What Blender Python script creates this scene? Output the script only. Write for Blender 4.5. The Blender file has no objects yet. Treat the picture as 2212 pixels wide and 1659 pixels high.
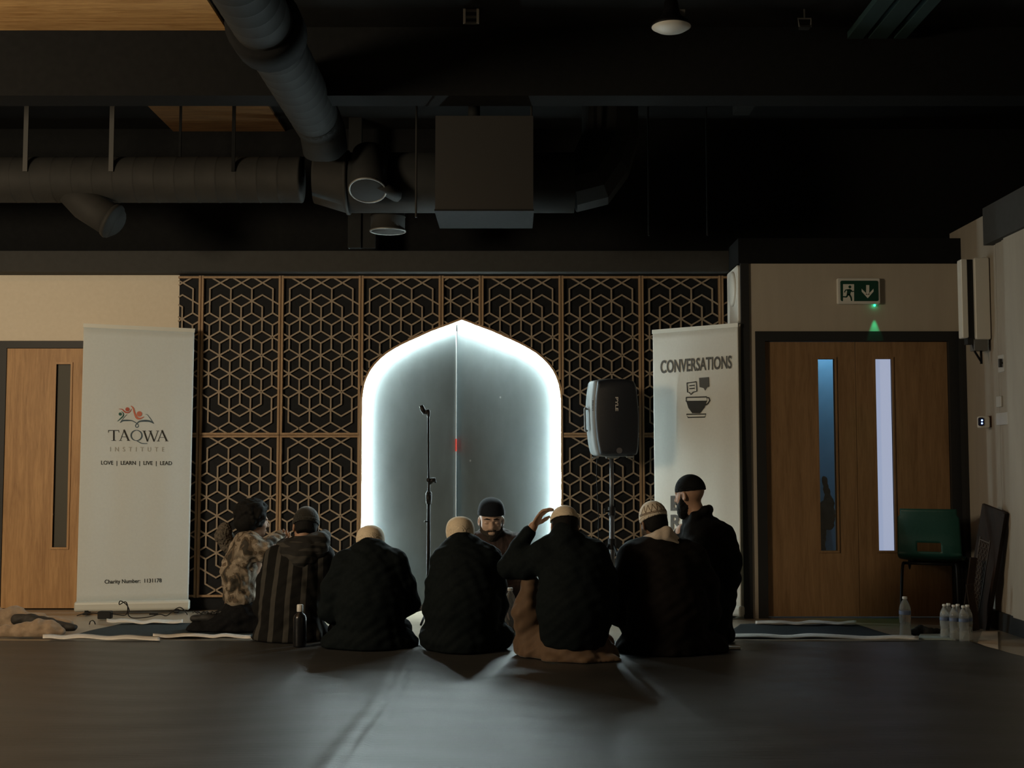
import bpy, math, random
import numpy as np
from mathutils import Vector, Matrix
random.seed(4)
SC = bpy.context.scene
COL = SC.collection
PI = math.pi
# ---------------------------------------------------------------- camera model (photograph 2212 x 1659)
F = 2683.0; H = 1.11
TH = math.atan(180.0 / F); CS = math.cos(TH); SN = math.sin(TH)
def ray(px, py):
    a = (px - 1106.0) / F; u = (829.5 - py) / F
    return a, CS - u * SN, SN + u * CS
def at(px, py, Y):
    a, dy, dz = ray(px, py); t = Y / dy
    return Vector((a * t, Y, H + dz * t))
def fl(px, py, z=0.0):
    a, dy, dz = ray(px, py); t = (z - H) / dz
    return Vector((a * t, dy * t, z))
def atX(px, py, X):
    a, dy, dz = ray(px, py); t = X / a
    return Vector((X, dy * t, H + dz * t))
def proj(p):
    x, y, z = p[0], p[1], p[2] - H
    d = y * CS + z * SN; u = -y * SN + z * CS
    return 1106.0 + F * x / d, 829.5 - F * u / d
cam = bpy.data.cameras.new('camera'); camo = bpy.data.objects.new('camera', cam); COL.objects.link(camo)
cam.sensor_width = 36.0; cam.lens = F / 2212.0 * 36.0; cam.clip_end = 60
camo.location = (0, 0, H); camo.rotation_euler = (PI / 2 + TH, 0, 0)
SC.camera = camo
SC.view_settings.view_transform = 'Standard'; SC.view_settings.look = 'None'
SC.view_settings.exposure = 0.0; SC.view_settings.gamma = 1.0; SC.view_settings.use_curve_mapping = False
w = bpy.data.worlds.new('world'); SC.world = w; w.use_nodes = True
w.node_tree.nodes['Background'].inputs[0].default_value = (0.8, 0.9, 1.0, 1); w.node_tree.nodes['Background'].inputs[1].default_value = 0.0012

# ---------------------------------------------------------------- materials
def lin(r, g, b):
    f = lambda c: (c / 255) / 12.92 if c / 255 <= 0.04045 else ((c / 255 + 0.055) / 1.055) ** 2.4
    return (f(r), f(g), f(b))
def mat(name, col, rough=0.6, metal=0.0, spec=0.5, emit=None, strength=0.0, sheen=0.0, trans=0.0, ior=1.45):
    m = bpy.data.materials.new(name); m.use_nodes = True
    b = m.node_tree.nodes['Principled BSDF']
    b.inputs['Base Color'].default_value = (*col, 1); b.inputs['Roughness'].default_value = rough
    b.inputs['Metallic'].default_value = metal; b.inputs['Specular IOR Level'].default_value = spec
    b.inputs['Sheen Weight'].default_value = sheen
    b.inputs['Transmission Weight'].default_value = trans; b.inputs['IOR'].default_value = ior
    if emit:
        b.inputs['Emission Color'].default_value = (*emit, 1); b.inputs['Emission Strength'].default_value = strength
    return m
def nodes(m):
    nt = m.node_tree
    return nt, nt.nodes['Principled BSDF']
def add(nt, t, **kw):
    n = nt.nodes.new(t)
    for k, v in kw.items(): setattr(n, k, v)
    return n
def coords(nt, scale=(1, 1, 1), rot=(0, 0, 0)):
    tc = add(nt, 'ShaderNodeTexCoord'); mp = add(nt, 'ShaderNodeMapping')
    mp.inputs['Scale'].default_value = scale; mp.inputs['Rotation'].default_value = rot
    nt.links.new(tc.outputs['Object'], mp.inputs['Vector'])
    return mp.outputs['Vector']
def noise(nt, vec, scale, detail=4, rough=0.55, dist=0.0):
    n = add(nt, 'ShaderNodeTexNoise'); nt.links.new(vec, n.inputs['Vector'])
    n.inputs['Scale'].default_value = scale; n.inputs['Detail'].default_value = detail
    n.inputs['Roughness'].default_value = rough; n.inputs['Distortion'].default_value = dist
    return n.outputs['Fac']
def ramp(nt, fac, stops, interp='LINEAR'):
    r = add(nt, 'ShaderNodeValToRGB'); r.color_ramp.interpolation = interp
    e = r.color_ramp.elements
    while len(e) < len(stops): e.new(0.5)
    for i, (p, c) in enumerate(stops):
        e[i].position = p; e[i].color = (*c, 1)
    nt.links.new(fac, r.inputs['Fac'])
    return r.outputs['Color']
def bump(nt, b, fac, strength=0.3, dist=0.01):
    n = add(nt, 'ShaderNodeBump'); n.inputs['Strength'].default_value = strength; n.inputs['Distance'].default_value = dist
    nt.links.new(fac, n.inputs['Height']); nt.links.new(n.outputs['Normal'], b.inputs['Normal'])
def noisy(name, stops, scale=20, stretch=(1, 1, 1), rough=0.6, spec=0.5, bmp=0.0, bdist=0.004, detail=4, dist=0.0, sheen=0.0, interp='LINEAR', metal=0.0):
    m = mat(name, stops[0][1], rough, metal, spec, sheen=sheen); nt, b = nodes(m)
    f = noise(nt, coords(nt, stretch), scale, detail, 0.55, dist)
    nt.links.new(ramp(nt, f, stops, interp), b.inputs['Base Color'])
    if bmp: bump(nt, b, f, bmp, bdist)
    return m
def wood(name, dark, light, axis='Z', rough=0.5, scale=1.0, spec=0.4):
    st = {'Z': (14, 14, 1.1), 'X': (1.1, 14, 14), 'Y': (14, 1.1, 14)}[axis]
    m = mat(name, light, rough, 0, spec); nt, b = nodes(m)
    v = coords(nt, tuple(s * scale for s in st))
    f = noise(nt, v, 1.6, 6, 0.6, 0.8)
    g = noise(nt, v, 9, 3, 0.6, 0.2)
    mx = add(nt, 'ShaderNodeMath', operation='MULTIPLY_ADD'); nt.links.new(g, mx.inputs[0]); mx.inputs[1].default_value = 0.45; nt.links.new(f, mx.inputs[2])
    nt.links.new(ramp(nt, mx.outputs[0], [(0.45, dark), (0.68, tuple((a + c) / 2 for a, c in zip(dark, light))), (0.9, light)]), b.inputs['Base Color'])
    bump(nt, b, g, 0.06, 0.002)
    return m
M = {}
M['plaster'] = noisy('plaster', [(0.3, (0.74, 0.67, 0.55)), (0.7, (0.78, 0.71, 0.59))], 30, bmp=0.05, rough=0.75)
M['plaster_right_shaded'] = noisy('plaster_side_shaded', [(0.3, (0.46, 0.405, 0.33)), (0.7, (0.50, 0.445, 0.365))], 12, (1, 1, .15), bmp=0.04, rough=0.7)  # plaster toned down: weaker light on the door wall put into the colour
M['plaster_side_shaded'] = noisy('plaster_panel_shaded', [(0.3, (0.32, 0.285, 0.235)), (0.7, (0.36, 0.32, 0.265))], 12, (1, 1, .15), bmp=0.04, rough=0.7)  # plaster darkened further, dimmer light on the side wall is in the colour
M['rod'] = mat('dull_rod', (0.06, 0.058, 0.054), 0.6, 0.2)
M['black_paint'] = noisy('black_paint', [(0.3, (0.0095, 0.010, 0.0105)), (0.7, (0.012, 0.0125, 0.013))], 25, rough=0.85, spec=0.1, bmp=0.04)
M['bulkhead'] = noisy('charcoal_paint', [(0.3, (0.045, 0.045, 0.043)), (0.7, (0.052, 0.052, 0.050))], 25, rough=0.75, spec=0.3, bmp=0.04)
M['ceil_black'] = noisy('ceiling_black', [(0.3, (0.007, 0.007, 0.007)), (0.7, (0.010, 0.010, 0.010))], 10, rough=0.8, spec=0.2)
M['charcoal'] = mat('door_frame_charcoal', (0.02, 0.021, 0.022), 0.55)
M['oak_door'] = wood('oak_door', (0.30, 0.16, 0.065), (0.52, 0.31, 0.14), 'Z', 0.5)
M['oak_shaded'] = wood('oak_double_door_shaded', (0.20, 0.115, 0.055), (0.33, 0.20, 0.10), 'Z', 0.5)  # same oak as the single door, darkened to stand for weaker light
M['oak_bead'] = wood('oak_bead', (0.36, 0.20, 0.09), (0.54, 0.33, 0.16), 'Z', 0.5)
M['ply'] = wood('birch_plywood', (0.30, 0.19, 0.105), (0.44, 0.30, 0.18), 'Z', 0.6)
M['lattice'] = noisy('lattice_wood', [(0.3, (0.30, 0.24, 0.175)), (0.7, (0.38, 0.31, 0.235))], 18, rough=0.6)
M['backing'] = noisy('backing_black', [(0.3, (0.0075, 0.009, 0.0115)), (0.7, (0.0115, 0.0135, 0.0165))], 40, rough=0.7, spec=.25, bmp=0.05)
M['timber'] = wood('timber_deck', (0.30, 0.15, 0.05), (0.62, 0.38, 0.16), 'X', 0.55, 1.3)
M['duct'] = noisy('duct_grey', [(0.3, (0.024, 0.024, 0.0225)), (0.7, (0.031, 0.030, 0.028))], 8, rough=0.7, spec=0.25)
M['duct_dark'] = noisy('duct_dark', [(0.3, (0.017, 0.018, 0.018)), (0.7, (0.022, 0.023, 0.023))], 8, rough=0.75, spec=0.2)
M['steel'] = mat('galvanised_steel', (0.22, 0.22, 0.21), 0.5, 0.6)
M['panel_grey'] = noisy('painted_panel', [(0.3, (0.018, 0.019, 0.0195)), (0.7, (0.023, 0.024, 0.0245))], 30, rough=0.9, spec=0.04)
M['box_dark'] = mat('fan_box_dark', (0.030, 0.028, 0.026), 0.6)
M['floor'] = noisy('vinyl_floor', [(0.3, (0.30, 0.255, 0.20)), (0.7, (0.37, 0.32, 0.25))], 3, (1, 8, 1), rough=0.32, spec=0.25, bmp=0.02)
M['white_plastic'] = mat('white_plastic', (0.70, 0.69, 0.64), 0.4)
M['black_plastic'] = mat('black_plastic', (0.009, 0.009, 0.010), 0.5, 0, 0.3)
M['black_metal'] = mat('black_metal', (0.007, 0.007, 0.0075), 0.5, 0.0, 0.2)
M['rug'] = noisy('blue_rug', [(0.3, (0.005, 0.016, 0.024)), (0.7, (0.009, 0.024, 0.034))], 30, rough=0.85, bmp=0.3)
M['paper'] = noisy('white_paper', [(0.3, (0.62, 0.60, 0.56)), (0.7, (0.74, 0.72, 0.68))], 30, rough=0.7)
M['card'] = noisy('pale_brown', [(0.3, (0.50, 0.40, 0.30)), (0.7, (0.58, 0.47, 0.36))], 12, rough=0.7)

# ---------------------------------------------------------------- object helpers
ORG = {}
def props(o, label=None, cat=None, group=None, kind=None):
    for k, v in (('label', label), ('category', cat), ('group', group), ('kind', kind)):
        if v: o[k] = v
    return o
def thing(name, label, cat, loc, group=None, kind=None):
    o = bpy.data.objects.new(name, None); COL.objects.link(o); o.location = loc; o.empty_display_size = 0.05
    ORG[o.name] = Vector(loc)
    return props(o, label, cat, group, kind)
def link_mesh(name, verts, faces, m, parent=None, smooth=False, origin=None):
    me = bpy.data.meshes.new(name)
    v = np.asarray(verts, dtype=float)
    if parent is not None: org = ORG[parent.name]
    elif origin is not None: org = Vector(origin)
    else:
        lo, hi = v.min(0), v.max(0); org = Vector(((lo[0] + hi[0]) / 2, (lo[1] + hi[1]) / 2, lo[2]))
    v = v - np.array(org)
    me.from_pydata(v.tolist(), [], [list(f) for f in faces] if not isinstance(faces, np.ndarray) else faces.tolist())
    me.update()
    if smooth: me.polygons.foreach_set('use_smooth', np.ones(len(me.polygons), dtype=bool))
    for mm in (m if isinstance(m, (list, tuple)) else [m]): me.materials.append(mm)
    o = bpy.data.objects.new(name, me); COL.objects.link(o)
    if parent is not None: o.parent = parent
    else: o.location = org
    ORG[o.name] = Vector(org)
    return o
def ring_pts(c, r, R=None, n=28):
    R = R or Matrix.Identity(3); return [Vector(c) + R @ Vector((r * math.cos(2 * PI * k / n), r * math.sin(2 * PI * k / n), 0)) for k in range(n + 1)]
class MB:
    def __init__(s): s.v = []; s.f = []
    def put(s, vs, fs):
        n = len(s.v); s.v += [tuple(p) for p in vs]; s.f += [tuple(i + n for i in f) for f in fs]
    def box(s, lo, hi):
        (a, b, c), (d, e, g) = lo, hi
        s.put([(a, b, c), (d, b, c), (d, e, c), (a, e, c), (a, b, g), (d, b, g), (d, e, g), (a, e, g)],
              [(0, 3, 2, 1), (4, 5, 6, 7), (0, 1, 5, 4), (1, 2, 6, 5), (2, 3, 7, 6), (3, 0, 4, 7)])
    def obox(s, c, size, R=None):
        c = Vector(c); R = R or Matrix.Identity(3); x, y, z = (k / 2 for k in size)
        vs = [c + R @ Vector(p) for p in [(-x, -y, -z), (x, -y, -z), (x, y, -z), (-x, y, -z), (-x, -y, z), (x, -y, z), (x, y, z), (-x, y, z)]]
        s.put(vs, [(0, 3, 2, 1), (4, 5, 6, 7), (0, 1, 5, 4), (1, 2, 6, 5), (2, 3, 7, 6), (3, 0, 4, 7)])
    def rbox(s, c, size, r, R=None, seg=3, axis='Y'):
        """box with rounded outline (rounded rectangle in the plane across axis) and a small chamfer"""
        c = Vector(c); R = R or Matrix.Identity(3); x, y, z = (k / 2 for k in size)
        if axis == 'Y': w2, h2, d2 = x, z, y; P = lambda a, b, d: Vector((a, d, b))
        elif axis == 'Z': w2, h2, d2 = x, y, z; P = lambda a, b, d: Vector((a, b, d))
        else: w2, h2, d2 = y, z, x; P = lambda a, b, d: Vector((d, a, b))
        def outline(ins):
            pts = []; rr = max(r - ins, 0.0005)
            for cx, cy, a0 in ((w2 - r, h2 - r, 0), (-(w2 - r), h2 - r, PI / 2), (-(w2 - r), -(h2 - r), PI), (w2 - r, -(h2 - r), 1.5 * PI)):
                for k in range(seg + 1):
                    t = a0 + PI / 2 * k / seg; pts.append((cx + rr * math.cos(t), cy + rr * math.sin(t)))
            return pts
        ch = min(r * 0.4, d2 * 0.5)
        rings = [(ch, -d2), (0, -d2 + ch), (0, d2 - ch), (ch, d2)]
        vs = []; n = 4 * (seg + 1)
        for ins, d in rings: vs += [c + R @ P(a, b, d) for a, b in outline(ins)]
        fs = [tuple(range(n)), tuple(range(4 * n - 1, 3 * n - 1, -1))]
        for k in range(3):
            for i in range(n):
                j = (i + 1) % n; fs.append((k * n + i, (k + 1) * n + i, (k + 1) * n + j, k * n + j))
        s.put(vs, fs)
    def tube(s, pts, r, n=10, caps=True):
        pts = [Vector(p) for p in pts]; m = len(pts); rs = r if isinstance(r, (list, tuple)) else [r] * m
        t0 = (pts[1] - pts[0]).normalized(); up = Vector((0, 0, 1)) if abs(t0.z) < 0.9 else Vector((1, 0, 0))
        nrm = t0.cross(up).normalized(); vs = []
        for i, p in enumerate(pts):
            t = (pts[min(i + 1, m - 1)] - pts[max(i - 1, 0)]).normalized()
            nrm = (nrm - t * nrm.dot(t)).normalized(); b = t.cross(nrm)
            for k in range(n):
                a = 2 * PI * k / n; vs.append(p + (nrm * math.cos(a) + b * math.sin(a)) * rs[i])
        fs = []
        for i in range(m - 1):
            for k in range(n):
                k2 = (k + 1) % n; fs.append((i * n + k, i * n + k2, (i + 1) * n + k2, (i + 1) * n + k))
        if caps: fs += [tuple(range(n - 1, -1, -1)), tuple((m - 1) * n + k for k in range(n))]
        s.put(vs, fs)
    def lathe(s, c, prof, n=24, R=None):
        c = Vector(c); R = R or Matrix.Identity(3); vs = []
        for r, z in prof:
            for k in range(n):
                a = 2 * PI * k / n; vs.append(c + R @ Vector((max(r, 1e-5) * math.cos(a), max(r, 1e-5) * math.sin(a), z)))
        fs = []
        for i in range(len(prof) - 1):
            for k in range(n):
                k2 = (k + 1) % n; fs.append((i * n + k, i * n + k2, (i + 1) * n + k2, (i + 1) * n + k))
        fs += [tuple(range(n - 1, -1, -1)), tuple((len(prof) - 1) * n + k for k in range(n))]
        s.put(vs, fs)
    def grid(s, fn, nu, nv):
        vs = [fn(i / nu, j / nv) for j in range(nv + 1) for i in range(nu + 1)]
        s.put(vs, [(j * (nu + 1) + i, j * (nu + 1) + i + 1, (j + 1) * (nu + 1) + i + 1, (j + 1) * (nu + 1) + i) for j in range(nv) for i in range(nu)])
    def sheet(s, fn, nu, nv, off):
        """thin closed sheet: fn(u,v) front, fn + off back"""
        off = Vector(off); n = (nu + 1) * (nv + 1)
        a = [Vector(fn(i / nu, j / nv)) for j in range(nv + 1) for i in range(nu + 1)]
        vs = a + [p + off for p in a]; q = lambda i, j: j * (nu + 1) + i; fs = []
        for j in range(nv):
            for i in range(nu):
                fs.append((q(i, j), q(i + 1, j), q(i + 1, j + 1), q(i, j + 1)))
                fs.append((n + q(i, j), n + q(i, j + 1), n + q(i + 1, j + 1), n + q(i + 1, j)))
        for i in range(nu):
            fs.append((q(i, 0), n + q(i, 0), n + q(i + 1, 0), q(i + 1, 0))); fs.append((q(i, nv), q(i + 1, nv), n + q(i + 1, nv), n + q(i, nv)))
        for j in range(nv):
            fs.append((q(0, j), q(0, j + 1), n + q(0, j + 1), n + q(0, j))); fs.append((q(nu, j), n + q(nu, j), n + q(nu, j + 1), q(nu, j + 1)))
        s.put(vs, fs)
    def prism(s, poly, d0, d1, P):
        """extrude a 2-D polygon: P(x, y, d)"""
        n = len(poly); s.put([P(x, y, d0) for x, y in poly] + [P(x, y, d1) for x, y in poly],
              [tuple(range(n)), tuple(range(2 * n - 1, n - 1, -1))] + [(i, n + i, n + (i + 1) % n, (i + 1) % n) for i in range(n)])
    def build(s, name, m, parent=None, smooth=False, origin=None):
        return link_mesh(name, s.v, s.f, m, parent, smooth, origin)
def struct(o, label=None):
    o['kind'] = 'structure'
    if label: o['label'] = label
    return o
def tag(o, label, cat, group=None, kind=None): return props(o, label, cat, group, kind)
def rotz(a): return Matrix.Rotation(a, 3, 'Z')
# ---------------------------------------------------------------- smooth solids: distance fields meshed with surface nets
class Solid:
    def __init__(s, h=0.008): s.h = h; s.ops = []; s.wr = None; s.floor = None
    def cone(s, a, b, ra, rb, sq=(1, 1, 1), k=0.03, sub=False):
        a = np.array(a, float); b = np.array(b, float); sq = np.array(sq, float)
        R = max(ra, rb) * sq.max(); lo = np.minimum(a, b) - R; hi = np.maximum(a, b) + R
        def fn(X, Y, Z):
            px, py, pz = (X - a[0]) / sq[0], (Y - a[1]) / sq[1], (Z - a[2]) / sq[2]
            d = (b - a) / sq; L = float(d @ d) + 1e-12
            t = np.clip((px * d[0] + py * d[1] + pz * d[2]) / L, 0, 1)
            q = np.sqrt((px - t * d[0]) ** 2 + (py - t * d[1]) ** 2 + (pz - t * d[2]) ** 2)
            return (q - (ra + (rb - ra) * t)) * sq.min()
        s.ops.append((lo, hi, fn, k, sub)); return s
    def ball(s, c, r, R=None, k=0.02, sub=False):
        c = np.array(c, float); r = np.array([r] * 3 if np.isscalar(r) else r, float); Rm = np.array(R if R is not None else np.eye(3), float)
        m = r.max(); lo, hi = c - m, c + m
        def fn(X, Y, Z):
            x, y, z = X - c[0], Y - c[1], Z - c[2]
            lx = x * Rm[0, 0] + y * Rm[1, 0] + z * Rm[2, 0]; ly = x * Rm[0, 1] + y * Rm[1, 1] + z * Rm[2, 1]; lz = x * Rm[0, 2] + y * Rm[1, 2] + z * Rm[2, 2]
            k0 = np.sqrt((lx / r[0]) ** 2 + (ly / r[1]) ** 2 + (lz / r[2]) ** 2) + 1e-9
            k1 = np.sqrt((lx / r[0] ** 2) ** 2 + (ly / r[1] ** 2) ** 2 + (lz / r[2] ** 2) ** 2) + 1e-9
            return k0 * (k0 - 1) / k1
        s.ops.append((lo, hi, fn, k, sub)); return s
    def chain(s, pts, rs, k=0.02, sq=(1, 1, 1)):
        for i in range(len(pts) - 1): s.cone(pts[i], pts[i + 1], rs[i], rs[i + 1], sq, k)
        return s
    def cut(s, p, n, k=0.006):
        """keep the side of the plane the normal points away from"""
        p = np.array(p, float); n = np.array(n, float); n = n / np.linalg.norm(n)
        s.ops.append((None, None, lambda X, Y, Z: -((X - p[0]) * n[0] + (Y - p[1]) * n[1] + (Z - p[2]) * n[2]), k, True)); return s
    def mesh(s):
        h = s.h; pad = 0.045
        lo = np.min([o[0] for o in s.ops if o[0] is not None and not o[4]], axis=0) - pad
        hi = np.max([o[1] for o in s.ops if o[1] is not None and not o[4]], axis=0) + pad
        if s.floor is not None: lo[2] = max(lo[2], s.floor - 3 * h)
        n = np.ceil((hi - lo) / h).astype(int) + 1
        ax = [lo[i] + h * np.arange(n[i]) for i in range(3)]
        D = np.full(n, 0.5, dtype=np.float32)
        for olo, ohi, fn, k, sub in s.ops:
            if olo is None: sl = (slice(None),) * 3
            else:
                e = k + 3 * h + 0.01
                i0 = np.clip(np.floor((olo - e - lo) / h).astype(int), 0, n); i1 = np.clip(np.ceil((ohi + e - lo) / h).astype(int) + 1, 0, n)
                sl = tuple(slice(i0[i], i1[i]) for i in range(3))
                if any(i1[i] <= i0[i] for i in range(3)): continue
            X = ax[0][sl[0]][:, None, None]; Y = ax[1][sl[1]][None, :, None]; Z = ax[2][sl[2]][None, None, :]
            d = fn(X, Y, Z); c = D[sl]
            if sub: d = -d; hh = np.maximum(k - np.abs(c - d), 0) / k; D[sl] = np.maximum(c, d) + hh * hh * k * 0.25
            else: hh = np.maximum(k - np.abs(c - d), 0) / k; D[sl] = np.minimum(c, d) - hh * hh * k * 0.25
        if s.wr:
            amp, f, seed = s.wr; X = ax[0][:, None, None] * f; Y = ax[1][None, :, None] * f; Z = ax[2][None, None, :] * f
            wob = np.sin(1.3 * X + 2.1 * np.sin(0.7 * Z + seed) + 1.7 * Y + seed) * np.sin(1.9 * Z + 1.6 * np.sin(0.9 * X + seed * 2) + 0.6 * Y)
            wob = wob + 0.6 * np.sin(2.9 * X - 1.8 * Z + 2 * np.sin(1.1 * Y + seed)) * np.sin(2.3 * Y + 2.6 * Z + seed)
            D += (amp * wob).astype(np.float32)
        if s.floor is not None:
            D = np.maximum(D, (s.floor - ax[2])[None, None, :].astype(np.float32))
        return surface_nets(D, lo, h)
    def build(s, name, m, parent=None, origin=None):
        v, f = s.mesh()
        return link_mesh(name, v, f, m, parent, True, origin)
def surface_nets(D, lo, h):
    S = D < 0; nx, ny, nz = D.shape
    cnt = np.zeros((nx - 1, ny - 1, nz - 1), dtype=np.int8)
    offs = [(i, j, k) for i in (0, 1) for j in (0, 1) for k in (0, 1)]
    for i, j, k in offs: cnt += S[i:nx - 1 + i, j:ny - 1 + j, k:nz - 1 + k]
    act = (cnt > 0) & (cnt < 8); I = np.argwhere(act); idx = np.full(act.shape, -1, dtype=np.int64); idx[act] = np.arange(len(I))
    acc = np.zeros((len(I), 3)); num = np.zeros(len(I))
    for a in offs:
        for ax in range(3):
            if a[ax] == 1: continue
            b = list(a); b[ax] = 1
            va = D[I[:, 0] + a[0], I[:, 1] + a[1], I[:, 2] + a[2]]; vb = D[I[:, 0] + b[0], I[:, 1] + b[1], I[:, 2] + b[2]]
            c = (va < 0) != (vb < 0); t = np.where(c, va / np.where(c, va - vb, 1), 0)
            p = np.array(a, float)[None, :] + np.zeros((len(I), 3)); p[:, ax] += t
            acc[c] += p[c]; num[c] += 1
    V = lo + h * (I + acc / np.maximum(num, 1)[:, None])
    faces = []
    for ax in range(3):
        o1, o2 = (ax + 1) % 3, (ax + 2) % 3
        sl0 = [slice(None)] * 3; sl1 = [slice(None)] * 3; sl0[ax] = slice(0, -1); sl1[ax] = slice(1, None)
        s0, s1 = S[tuple(sl0)], S[tuple(sl1)]; E = np.argwhere(s0 != s1)
        E = E[(E[:, o1] > 0) & (E[:, o2] > 0) & (E[:, o1] < D.shape[o1] - 1) & (E[:, o2] < D.shape[o2] - 1)]
        q = []
        for d1, d2 in ((-1, -1), (0, -1), (0, 0), (-1, 0)):
            c = E.copy(); c[:, o1] += d1; c[:, o2] += d2; q.append(idx[c[:, 0], c[:, 1], c[:, 2]])
        Q = np.stack(q, 1); inside = s0[E[:, 0], E[:, 1], E[:, 2]]
        Q[~inside] = Q[~inside][:, ::-1]; faces.append(Q)
    return V, np.concatenate(faces)
# ---------------------------------------------------------------- room shell
YB = 9.80           # plaster face of the back wall
YL = 9.765          # front face of the lattice panels
YD = 9.24           # face of the wall with the double door
XR = 3.36           # side wall
XC = 1.724          # corner where the wall steps forward
ZS = 2.635          # soffit line: top of the white walls
ZC = 3.82           # ceiling
b = MB(); b.box((-6.2, -1.5, -0.1), (4.5, 10.6, 0.0)); struct(b.build('floor', M['floor']))
b = MB(); b.box((-6.2, -1.5, ZC), (4.5, 10.2, ZC + 0.1)); struct(b.build('ceiling', M['ceil_black']))
xl_l, xl_r = at(10, 1000, YB).x, at(290, 1000, YB).x      # single door leaf
zl = at(10, 753, YB).z; xlat = at(386, 640, YL).x
b = MB()
b.box((-6.2, YB, 0), (xl_l - 0.09, YB + 0.12, ZS)); b.box((xl_l - 0.09, YB, zl + 0.062), (xl_r + 0.09, YB + 0.12, ZS)); b.box((xl_r + 0.09, YB, 0), (xlat, YB + 0.12, ZS))
struct(b.build('wall_back', M['plaster']))
b = MB(); b.box((-6.2, YB + 0.01, ZS), (4.5, YB + 0.13, ZC)); struct(b.build('wall_upper', M['black_paint']))
b = MB(); b.box((-6.3, -1.5, 0), (-6.2, 10.2, ZC)); struct(b.build('wall_left', M['bulkhead']))
b = MB(); b.box((-6.2, -1.6, 0), (4.5, -1.5, ZC)); struct(b.build('wall_rear', M['bulkhead']))
# bulkheads
b = MB(); zt = at(800, 541, 9.6).z
b.box((-6.2, 9.62, ZS), (XC, YB + 0.01, zt)); struct(b.build('trim_1', M['bulkhead']), 'charcoal bulkhead running above the lattice and white door wall')
b = MB(); zt2 = at(1700, 514, 9.2).z
b.box((XC - 0.03, YD - 0.03, ZS), (XR + 0.9, YB + 0.01, zt2)); struct(b.build('trim_2', M['black_paint']), 'black bulkhead above the double door')
b = MB(); ye = atX(2123, 480, XR - 0.08).y
b.box((XR - 0.08, 2.0, 2.65), (XR + 0.9, ye, 2.91)); struct(b.build('trim_3', M['bulkhead']), 'charcoal bulkhead above the pale side wall')
b = MB(); b.box((-6.2, 7.5, 3.39), (4.5, 7.72, ZC)); struct(b.build('trim_4', M['black_paint']), 'deep black downstand beam crossing the ceiling')
# wall with double door
dl, dr = at(1656, 1000, YD).x, at(2053, 1000, YD).x; dm = at(1853, 1000, YD).x
fo_l = at(1631, 730, YD).x; zd = at(1800, 738, YD).z; zf = at(1800, 716, YD).z
b = MB()
b.box((XC, YD, 0), (fo_l, YD + 0.14, ZS)); b.box((fo_l, YD, zf), (XR, YD + 0.14, ZS)); b.box((XC, YD + 0.14, 0), (XC + 0.08, YB, ZS))
struct(b.build('wall_corner', M['plaster_right_shaded']))
b = MB(); b.box((XC - 0.012, YD - 0.014, 0), (at(1617, 600, YD).x, YD + 0.02, ZS)); struct(b.build('trim_5', M['charcoal']), 'black corner post beside the double door')
# side wall: plaster then proud panels toward the viewer
def sx(px): return atX(px, 1000, XR).y
b = MB(); b.box((XR, -1.5, 0), (XR + 0.12, YD + 0.2, 2.9)); struct(b.build('wall_right', M['plaster_side_shaded']))
b = MB(); b.box((XR - 0.03, sx(2093), 0), (XR + 0.01, YD, zf)); struct(b.build('trim_6', M['charcoal']), 'black post in the corner beside the double door')
k = 7
for p0, p1, off in ((2146, 2166, 0.012), (2169, 2182, 0.02), (2185, 2194, 0.03)):
    b = MB(); b.box((XR - off, sx(p1), 0.12), (XR + 0.01, sx(p0), 2.65)); struct(b.build('trim_%d' % k, M['plaster_side_shaded']), 'pale upright jamb strip on the side wall'); k += 1
b = MB(); b.box((XR - 0.05, 2.0, 0.12), (XR + 0.01, sx(2196), 2.65)); struct(b.build('trim_%d' % k, M['plaster_side_shaded']), 'wide pale wall panel standing proud of the side wall')
b = MB(); b.box((XR - 0.035, 2.0, 0), (XR + 0.01, sx(2094), 0.125)); struct(b.build('baseboard_right', M['charcoal']))
# backing board of the lattice with the arch opening
AP = [(997.5, 691), (965, 703.5), (932, 715.5), (900, 730), (871, 743), (851, 754), (835, 764), (821, 776), (810, 787.5), (800, 801), (793, 815), (788, 829), (785, 843), (782.5, 865)]
arcL = [(at(px, py, YL).x, at(px, py, YL).z) for px, py in AP]
xc = arcL[0][0]; arcL = [(min(x, xc), z) for x, z in arcL]
hw = xc - arcL[-1][0]
ARCH = [(xc - hw, 0.0)] + arcL[::-1] + [(2 * xc - x, z) for x, z in arcL[1:]] + [(xc + hw, 0.0)]   # x, z polyline floor to floor
def arch_scaled(ins):
    out = []
    n = len(ARCH)
    for i, (x, z) in enumerate(ARCH):
        p = ARCH[max(i - 1, 0)]; q = ARCH[min(i + 1, n - 1)]
        t = Vector((q[0] - p[0], q[1] - p[1])).normalized(); out.append((x + t.y * ins, max(z - t.x * ins, 0.0) if 0 < i < n - 1 else 0.0))
    return out
def in_arch(x, z):
    x = xc + (x - xc) * hw / (hw + .017)
    if abs(x - xc) > hw: return False
    top = np.interp(x, [p[0] for p in ARCH[1:-1]], [p[1] for p in ARCH[1:-1]]); return z < top + .018
b = MB(); YK = YL + 0.02
x0, x1 = xlat, XC
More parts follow.
